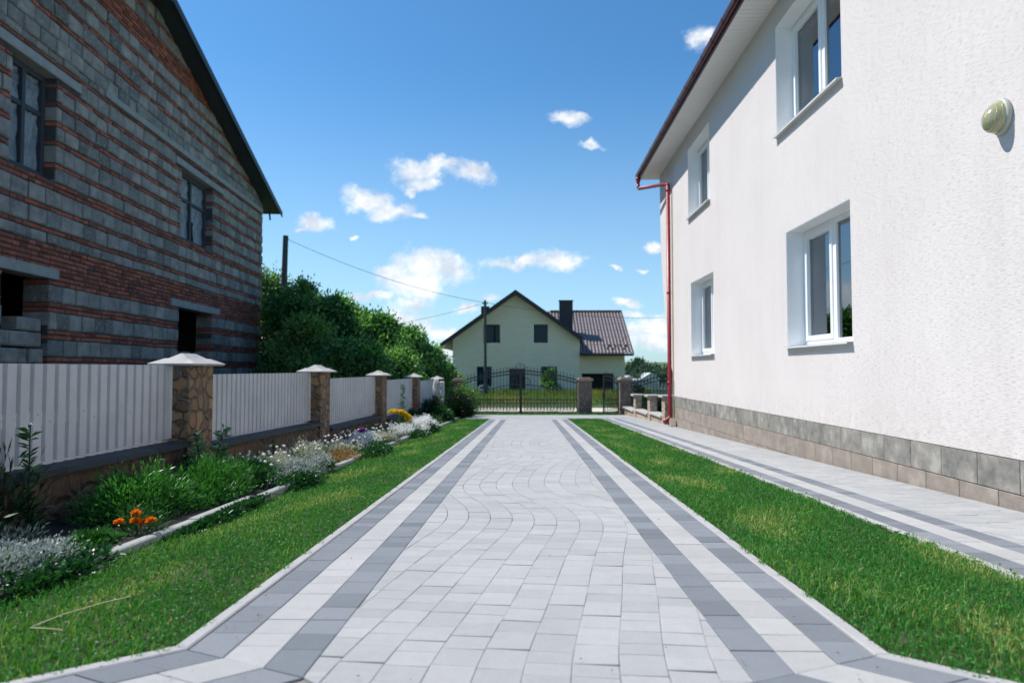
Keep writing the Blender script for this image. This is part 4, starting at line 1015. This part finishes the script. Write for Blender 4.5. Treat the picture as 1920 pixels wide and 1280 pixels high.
# pale foil greenhouse in the valley
p = PY(1202, 733, 62); o = tag(empty('greenhouse', (p.x, 62, p.z)), 'long white greenhouse seen through the iron fence', 'greenhouse')
mb = MB(); prf = [(-2.2,0)]+[(-2.2*math.cos(math.pi*k/10)*1, .0+1.05*math.sin(math.pi*k/10)) for k in range(1,10)]+[(2.2,0)]
mb.prism(prf[::-1], lambda x, z, c: (x*.9, c, z), 0, 3); mb.build('cover', M['pale_concrete'], o)
mb = MB(); mb.box(-.3,.3,-.05,-.01,.0,.7); mb.build('door', M['white_metal'], o)
# wooden palings further right
o = tag(empty('paling_fence', (PY(1222,745,40).x, 40, PY(1222,745,40).z)), 'pale wooden paling fence beyond the iron fence', 'fence')
mb = MB()
for k in range(16): x = k*.19; mb.prism([(x,-.5),(x+.12,-.5),(x+.12,.78+.04*math.sin(k*2.)),(x+.06,.84+.04*math.sin(k*2.)),(x,.78+.04*math.sin(k*2.))], lambda a, z, c: (a, -c, z), 0, .03)
mb.build('palings', M['concrete'], o)
mb = MB(); mb.box(0,3.0,.01,.05,.2,.27); mb.box(0,3.0,.01,.05,.55,.62); mb.build('rail', M['concrete'], o)
# tall weeds on the verge beyond the road
gs = []
for (x0, x1, y0, y1, n, L) in ((-8,9,36,46,9000,.32),(-6,8,44,49,5000,.42),(4,14,30,44,6000,.38)):
    x = rng.uniform(x0,x1,n); y = rng.uniform(y0,y1,n); z = np.array([zfar(a, c) for a, c in zip(x, y)])
    ti = np.clip(.3+.35*rng.random(n)+.45*np.clip(np.sin(x*1.3+y*.4)*np.sin(x*.7+2), 0, 1), 0, 1)
    gs.append(blade_geo(np.stack([x,y,z],1), L*rng.uniform(.4,1.2,n), .022, rng.uniform(.1,.6,n), ti))
V, T, tt = join_geo(gs); tag(npmesh('weeds', V, T, tt, M['leaf_weed']), 'tall ochre and green weeds beyond the gravel road', 'weeds', kind='stuff')

# ---- flower bed
def clump(name, label, cat, c, r, n, L, W, mat, up=.5, grp=None, parent=None, part='foliage', tb=.45, stems=False):
    o = parent or tag(empty(name, c), label, cat, grp)
    d = unit(rng.normal(size=(n,3))); d[:,2] = np.abs(d[:,2]); rad = .35+.65*rng.random(n)**.5
    lump = 1+.22*np.sin(d[:,0]*7+c[1]*3)*np.sin(d[:,1]*6+c[0]*5)+.12*rng.normal(size=n)
    P = d*rad[:,None]*np.array(r)*lump[:,None]; P[:,2] = np.maximum(P[:,2], .005)
    D = d*.8+rng.normal(size=(n,3))*.45; D[:,2] += up
    ti = np.clip(tb+.25*rng.normal(size=n)+.2*(rad-.7), 0, 1)
    V, T, tt = leaf_geo(P, D, L*rng.uniform(.6,1.3,n), W*rng.uniform(.7,1.2,n), ti, .2, .12)
    npmesh(part, V, T, tt, mat, o)
    return o
def heads(o, pts, r, mat, part='flower_head', stem=True):
    for p in pts:
        q = Vector(p)-o.location; n = 90
        d = unit(rng.normal(size=(n,3))); d[:,2] = np.abs(d[:,2])*.8-.12; P = np.array(q)+d*r*.35; D = d+rng.normal(size=(n,3))*.15
        V, T, tt = leaf_geo(P, D*np.array([1,1,.8]), r*rng.uniform(.55,.8,n), r*.55, rng.random(n), .25)
        hd = npmesh(part, V, T, tt, mat, o)
        if stem:
            mb = MB(); mb.tube([(q.x*.6,q.y*.6,max(.0,q.z-.16)),(q.x,q.y,q.z-r*.2)], .0025, 5); mb.build('stem', M['leaf_green'], hd)
bz_ = lambda y: g(y)+.03
def gp(px, py, X=None): p = PG(px, py); return p
# big peony-like green mass
for i, (x, y, rr_, n, lb) in enumerate([(-2.60,4.6,(.30,.46,.27),6000,'dense green leafy clump nearest the camera in the flower bed'),(-2.50,5.4,(.30,.50,.26),6200,'dense green leafy clump right behind the marigolds'),(-2.42,6.1,(.20,.34,.19),2600,'green leafy clump below the tall glossy plant')]):
    clump('leafy_perennial', lb, 'plant', (x,y,bz_(y)), rr_, n, .050, .012, M['leaf_lush'], .55, 'green clumps in the flower bed')
# dark sword leaves at the far left
for i, (x, y, rr_, n, lb) in enumerate([(-2.9,3.75,(.16,.28,.42),500,'glossy leaved plant at the left edge beside the first fence panel'),(-2.8,3.25,(.18,.28,.30),500,'shadowed glossy plant lowest at the left edge')]):
    clump('glossy_plant', lb, 'plant', (x,y,bz_(y)), rr_, n, .11, .016, M['leaf_dark'], .5, 'glossy leaved plants')
def stalk_plant(x, y, H, n, L, W, label, mat, grp, rad=.10, top=True):
    o = tag(empty('stalk_plant', (x, y, bz_(y))), label, 'plant', grp); gs = []; mb = MB()
    ns = 5 if rad > .12 else 1
    for s in range(ns):
        a = s*2.4; ex, ey = rad*1.3*math.cos(a)*(ns > 1), rad*1.3*math.sin(a)*(ns > 1); hh = H*(1-.12*s if ns > 1 else 1)
        mb.tube([(ex*.2,ey*.2,0),(ex*.6,ey*.6,hh*.5),(ex,ey,hh)], [.006,.005,.003], 6)
        m_ = n//ns; t_ = .12+.88*rng.random(m_); ang = rng.uniform(0,6.28,m_)
        P = np.stack([ex*(.2+.8*t_), ey*(.2+.8*t_), hh*t_], 1); D = np.stack([np.cos(ang), np.sin(ang), rng.uniform(.1,.9,m_)], 1)
        gs.append(leaf_geo(P, D, L*(1.15-.6*t_)*rng.uniform(.8,1.2,m_), W, np.clip(.5+.3*rng.normal(size=m_),0,1), .2, .15))
    V, T, tt = join_geo(gs); npmesh('foliage', V, T, tt, mat, o); mb.build('stem', M['leaf_green'], o)
    if top:
        for s in range(ns):
            a = s*2.4; mb = MB(); puff(mb, (rad*1.3*math.cos(a)*(ns > 1), rad*1.3*math.sin(a)*(ns > 1), H*(1-.12*s if ns > 1 else 1)), .012, 8); mb.build('bud', M['petal_white'], o)
    return o
stalk_plant(-2.80, 5.95, .50, 520, .125, .026, 'tall glossy leaved plant standing before the first stone pillar', M['leaf_gloss'], 'tall stalk plants', .13)
stalk_plant(-2.93, 4.02, .62, 60, .12, .02, 'thin dark stalk rising past the first fence panel', M['leaf_green'], 'tall stalk plants', .06)
p = PG(752, 800); stalk_plant(-2.72, 14.9, .95, 150, .12, .02, 'tall lily stalk standing above the yellow flowers', M['leaf_green'], 'tall stalk plants', .05, False)
stalk_plant(-2.9, 7.85, .26, 40, .06, .018, 'small leafy stem against the stone base wall', M['leaf_green'], 'tall stalk plants', .04, False)
# silver carpets
def carpet(label, c, r, n, mat, L=.022, W=.008, cat='flowers', grp='pale flower cushions', base=True, name='flower_cushion', tb=.5):
    o = clump(name, label, cat, c, r, n, L, W, mat, .5, grp, tb=tb)
    if base: clump('', '', '', c, (r[0]*1.06, r[1]*1.04, r[2]*.62), n//3, L*1.6, W*1.8, M['leaf_green'], .2, parent=o, part='lower_leaves', tb=.2)
    return o
carpet('silver leaved cushion spilling over the edging in the near corner', (-2.42,3.15,bz_(3.1)), (.30,.36,.09), 8000, M['leaf_grey'], .022, .009)
carpet('silvery sprigs behind the near silver cushion', (-2.72,3.55,bz_(3.6)), (.16,.22,.10), 700, M['leaf_grey'], .04, .005)
carpet('cream seed heads left of the middle of the flower bed', (-2.42,6.55,bz_(6.5)), (.24,.48,.20), 5200, M['leaf_cream'], .035, .006)
carpet('silver white cushion hanging over the edging by the middle', (-2.24,6.45,bz_(6.4)), (.22,.52,.15), 6500, M['leaf_grey'], .026, .010)
carpet('pale cream plumes behind the dry red patch', (-2.52,7.75,bz_(7.7)), (.22,.42,.23), 5200, M['leaf_cream'], .035, .006)
carpet('silver cushion with tiny white flowers next to the light edging stone', (-2.25,7.25,bz_(7.2)), (.18,.36,.14), 4800, M['leaf_grey'], .026, .010)
carpet('small pinkish white flowers in the middle of the bed', (-2.5,8.9,bz_(8.9)), (.24,.45,.15), 3600, M['leaf_cream'], .03, .008)
carpet('white flowering cushion below the purple flower', (-2.42,10.1,bz_(10.1)), (.26,.62,.19), 7500, M['leaf_white'], .026, .012)
carpet('cream flowering cushion just before the orange flowers', (-2.35,11.0,bz_(11.)), (.22,.45,.15), 4200, M['leaf_cream'], .03, .010)
carpet('large snow white flower cushion in the far half of the bed', (-2.24,14.1,bz_(14.1)), (.26,1.45,.25), 15000, M['leaf_white'], .034, .022, tb=.85)
carpet('end of the snow white flowers nearest the yellow blooms', (-2.35,12.6,bz_(12.6)), (.24,.6,.18), 5200, M['leaf_white'], .03, .015, tb=.6)
clump('dry_clump', 'dry reddish brown patch behind the light edging stone', 'plant', (-2.32,8.35,bz_(8.3)), (.20,.5,.08), 3000, .03, .010, M['leaf_dry'], .3)
for i, (x, y, r_, lb) in enumerate([(-2.06,6.15,(.12,.42,.11),'green leaves spilling over the edging below the silver cushion'),(-2.05,9.3,(.15,.75,.14),'dark green leaves spilling onto the lawn by the dry patch'),(-2.03,12.6,(.13,.5,.12),'green leaves at the foot of the white flowers'),(-2.04,14.2,(.12,.9,.12),'far green leaves under the white flowers'),(-2.14,3.15,(.10,.40,.06),'dark leaves below the near silver cushion'),(-2.04,4.6,(.05,.8,.035),'weeds along the near edging')]):
    clump('trailing_plant', lb, 'plant', (x,y,g(y)), r_, int(2600*max(.6, r_[1])), .04, .022, M['leaf_green'], .2, 'green plants spilling over the edging', tb=.25)
for i, (x, y, r_, lb) in enumerate([(-2.36,3.68,(.12,.2,.05),'low green leaves around the lowest marigolds'),(-2.3,5.1,(.12,.45,.10),'low leaves between the marigolds and the edging'),(-2.72,8.9,(.2,.7,.12),'low shaded leaves against the stone base wall'),(-2.7,11.6,(.2,.9,.13),'low shaded leaves beyond the purple flower')]):
    clump('low_plant', lb, 'plant', (x,y,bz_(y)), r_, int(3000*max(.6, r_[1])), .035, .014, M['leaf_lush'], .4, 'low leafy plants in the bed', tb=.3)
# marigolds
def marigold(pts, r, mat, label, grp, cen, rad, leafm='leaf_green', n=700, L=.035):
    c = (cen[0], cen[1], bz_(cen[1])); o = clump('marigold', label, 'flowers', c, rad, n, L, .010, M[leafm], .4, grp)
    heads(o, pts, r, mat)
def ptsat(lst, Y): return [tuple(PY(a, b_, Y)) for a, b_ in lst]
marigold(ptsat([(223,979),(253,977),(265,980),(283,976),(255,962)], 3.92), .031, M['petal_orange'], 'cluster of five orange marigolds in front of the green clump', 'marigolds', (-2.26,4.02), (.13,.12,.14))
marigold(ptsat([(155,1044),(173,1043)], 3.5), .032, M['petal_orange'], 'two low orange marigolds beside the near silver cushion', 'marigolds', (-2.32,3.68), (.09,.09,.06), n=200)
marigold(ptsat([(701,825),(706,832),(717,828)], 11.2), .055, M['petal_orange'], 'three orange blooms next to the big white cushion', 'marigolds', (-2.5,11.5), (.14,.18,.17))
marigold(ptsat([(735,773),(743,773),(752,773),(756,777),(765,783),(768,791),(759,778)], 13.2), .085, M['petal_yellow'], 'mound of bright yellow flowers below the lily stalk', 'marigolds', (-2.52,13.4), (.20,.34,.26), n=1500, L=.05)
marigold(ptsat([(676,808),(680,806),(675,812)], 10.4), .055, M['petal_purple'], 'single purple flower against the dark stone base', 'marigolds', (-2.75,10.6), (.10,.12,.24), n=260)
marigold(ptsat([(795,793),(800,790),(805,794),(812,794),(820,797)], 17.0), .06, M['petal_salmon'], 'salmon red flowers at the far end of the white cushion', 'marigolds', (-2.45,17.4), (.3,.4,.2), n=900, L=.05)
# small white heads sprinkled over the bed
o = tag(empty('candytuft', (-2.5,8,bz_(8.))), 'small round white flower heads dotted through the flower bed', 'flowers')
mb = MB()
for k in range(150):
    y = R.uniform(5.9,13.4); x = R.uniform(-2.75,-2.2); puff(mb, (x+2.5, y-8, g(y)+.03+R.uniform(.17,.26)-bz_(8.)), R.uniform(.010,.018), 8)
s_o = mb.build('flower_head', M['petal_white'], o); s_o['kind'] = 'stuff'
# tall white flower spikes
for i, (px, py0, py1, lb) in enumerate([(818,711,742,'taller of the two thick white flower spikes by the fence'),(828,716,743,'shorter of the two thick white flower spikes by the fence')]):
    a = PY(px, py0, 20.3); c = PY(px-1.5, py1, 20.3); o = tag(empty('flower_spike', (c.x, 20.3, bz_(20.3))), lb, 'flowers', 'white flower spikes')
    z0, z1 = c.z-o.location.z, a.z-o.location.z; n = 900; t_ = rng.random(n); ang = rng.uniform(0,6.28,n); wr_ = .075*(1-.5*t_**3)
    P = np.stack([(a.x-c.x)*t_+wr_*np.cos(ang)*.8, wr_*np.sin(ang)*.8, z0+(z1-z0)*t_], 1); D = np.stack([np.cos(ang), np.sin(ang), .4+0*ang], 1)
    V, T, tt = leaf_geo(P, D, .045, .045, np.clip(.95+.1*rng.normal(size=n),0,1), .1); npmesh('petals', V, T, tt, M['leaf_white'], o)
    n = 220; t_ = rng.random(n); ang = rng.uniform(0,6.28,n); P = np.stack([.03*np.cos(ang), .03*np.sin(ang), z0*t_], 1)
    V, T, tt = leaf_geo(P, np.stack([np.cos(ang), np.sin(ang), .6+0*ang], 1), .09, .035, np.clip(.5+.3*rng.normal(size=n),0,1), .1); npmesh('foliage', V, T, tt, M['leaf_cream'], o)
# shrubs at the end of the bed
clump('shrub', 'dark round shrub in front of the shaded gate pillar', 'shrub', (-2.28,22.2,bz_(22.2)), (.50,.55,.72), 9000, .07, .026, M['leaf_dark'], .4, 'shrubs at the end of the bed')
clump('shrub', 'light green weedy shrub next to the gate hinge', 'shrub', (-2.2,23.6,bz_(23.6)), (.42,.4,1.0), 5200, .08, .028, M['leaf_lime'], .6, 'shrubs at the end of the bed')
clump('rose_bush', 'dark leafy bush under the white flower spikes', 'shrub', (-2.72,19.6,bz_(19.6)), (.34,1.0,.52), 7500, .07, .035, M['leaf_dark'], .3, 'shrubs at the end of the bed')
o = clump('rose_bush', 'low leafy bush with a few white blooms beside the lawn', 'shrub', (-2.4,19.0,bz_(19.)), (.26,.7,.34), 3800, .07, .035, M['leaf_green'], .3, 'shrubs at the end of the bed', tb=.3)
heads(o, ptsat([(813,780),(820,784),(826,787),(818,790)], 19.), .06, M['leaf_white'], stem=False)
clump('shrub', 'dark leafy plant between the yellow flowers and the spikes', 'shrub', (-2.85,17.3,bz_(17.3)), (.24,.5,.30), 3600, .07, .03, M['leaf_dark'], .3, 'shrubs at the end of the bed', tb=.6)
# straw stalk lying on the lawn
mb = MB(); pp = [PG(245,1117,.05), PG(190,1130,.045), PG(120,1150,.045), PG(60,1174,.035)]; mb.tube(pp, .0016, 5)
mb.tube([PG(57,1176,.035), PG(85,1177,.04), PG(118,1180,.035)], .002, 5); tag(mb.build('straw_stalk', M['cream']), 'dry straw stalk lying on the near lawn', 'straw')

# ================================================================== LIGHT, SKY, CAMERA
TP = 1.42; AZ = math.radians(18); EL = math.atan(TP*math.cos(AZ))
S = Vector((-math.cos(AZ)*math.cos(EL), math.sin(AZ)*math.cos(EL), math.sin(EL)))
sun = bpy.data.lights.new('sun', 'SUN'); sun.energy = 4.2; sun.angle = math.radians(.53); sun.color = (1,.955,.89)
so = bpy.data.objects.new('sun', sun); so.rotation_euler = S.to_track_quat('Z','Y').to_euler(); so.location = (0,0,30); col.objects.link(so)
w = bpy.data.worlds.new('World'); bpy.context.scene.world = w; w.use_nodes = True; t = NT(w.node_tree); t.n.clear()
sky = t.node('ShaderNodeTexSky'); sky.sky_type = 'NISHITA'; sky.sun_disc = False; sky.sun_elevation = EL; sky.sun_rotation = math.atan2(S.x, S.y)
sky.altitude = 300; sky.air_density = 1.0; sky.dust_density = .6; sky.ozone_density = 2.5
dirv = t.node('ShaderNodeTexCoord').outputs['Generated']; sp = t.node('ShaderNodeSeparateXYZ', {0: dirv})
ay = t.math('MAXIMUM', t.math('ABSOLUTE', sp.outputs[1]), .02)
uv = t.node('ShaderNodeCombineXYZ', {0: t.math('DIVIDE', sp.outputs[0], ay), 1: t.math('DIVIDE', sp.outputs[2], ay)}).outputs[0]
CL = [(1066,228,42,17),(1085,222,26,10),(1107,272,30,8),(778,312,52,22),(830,305,45,18),(885,318,36,22),(785,335,45,16),(765,352,12,12),(690,372,50,22),(735,392,45,18),(785,405,20,6),(582,414,34,21),
      (800,498,58,40),(838,508,46,36),(770,538,62,30),(745,520,36,16),(775,570,35,12),(945,492,52,13),(1040,486,46,19),(985,487,30,12),(1316,72,30,24),(1172,570,26,10),(1225,455,14,9),(1150,500,16,5),
      (755,600,50,30),(795,612,30,20),(830,622,36,18),(880,585,26,11),(920,562,16,9),(1222,612,52,24),(1190,622,28,22),(1215,642,60,18),(1180,590,30,8),(700,560,60,10),(560,430,14,6),(668,436,10,6),(850,655,40,16),(1215,502,12,5),
      (350,560,110,50),(180,420,90,35),(60,560,120,60),(1500,520,120,50),(1700,400,100,40),(1600,300,60,22)]
fld = None
wn = t.node('ShaderNodeTexNoise', {'Vector': uv, 'Scale': 11., 'Detail': 7., 'Roughness': .62}); off = t.node('ShaderNodeVectorMath', {0: t.vmath('SUBTRACT', wn.outputs[1], (.5,.5,.5)).outputs[0], 3: .07}, operation='SCALE').outputs[0]
uvw = t.vmath('ADD', uv, off).outputs[0]
for (px, py, rx, ry) in CL:
    d = ray(px, py); u0, v0 = d[0]/d[1], d[2]/d[1]
    q = t.vmath('MULTIPLY', t.vmath('SUBTRACT', uvw, (u0, v0, 0)).outputs[0], (F/rx, F/ry, 0)).outputs[0]
    L_ = t.node('ShaderNodeVectorMath', {0: q}, operation='LENGTH').outputs['Value']
    L_ = t.math('SUBTRACT', 1.22, L_)
    fld = L_ if fld is None else t.node('ShaderNodeMath', {0: fld, 1: L_, 2: .25}, operation='SMOOTH_MAX').outputs[0]
nz = t.noise(uv, 30., 10, .68)
den = t.math('ADD', fld, t.math('MULTIPLY', t.math('SUBTRACT', nz, .5), 2.2))
den = t.node('ShaderNodeMapRange', {0: den, 1: -.05, 2: .95, 3: 0., 4: 1.}, interpolation_type='SMOOTHSTEP').outputs[0]
up = t.node('ShaderNodeMapRange', {0: sp.outputs[2], 1: -.01, 2: .01}).outputs[0]
den = t.math('MULTIPLY', den, up)
shade = t.ramp(t.noise(t.vmath('ADD', uv, (.01,-.02,0)).outputs[0], 17., 8, .62), [(.40, (5.6,6.2,7.1)), (.60, (9.3,9.4,9.5))])
hz = t.node('ShaderNodeMapRange', {0: sp.outputs[2], 1: .0, 2: .42, 3: 1., 4: 0.}, interpolation_type='SMOOTHSTEP').outputs[0]
skc = t.mix(t.math('MULTIPLY', hz, .42), t.mix(1., sky.outputs[0], t.mix(hz, (.55,1.03,1.28), (.82,1.16,1.24)), 'MULTIPLY'), (4.6,6.4,8.5))
bg = t.node('ShaderNodeBackground', {'Color': t.mix(t.math('MULTIPLY', den, .96), skc, shade), 'Strength': .095})
t.l.new(bg.outputs[0], t.node('ShaderNodeOutputWorld').inputs[0])
cam = bpy.data.cameras.new('camera'); co = bpy.data.objects.new('camera', cam); col.objects.link(co)
cam.sensor_width = 36; cam.lens = 36*F/1920; cam.clip_start = .05; cam.clip_end = 6000
co.location = (0,0,E); co.rotation_euler = (math.pi/2+TH, 0, PSI)
cam.dof.use_dof = True; cam.dof.focus_distance = 5.; cam.dof.aperture_fstop = 2.2
sc = bpy.context.scene; sc.camera = co
sc.view_settings.view_transform = 'Standard'; sc.view_settings.look = 'None'; sc.view_settings.gamma = 1; sc.view_settings.exposure = .40
sc.render.resolution_x = 1024; sc.render.resolution_y = 682
sc.cycles.max_bounces = 8; sc.cycles.transparent_max_bounces = 8
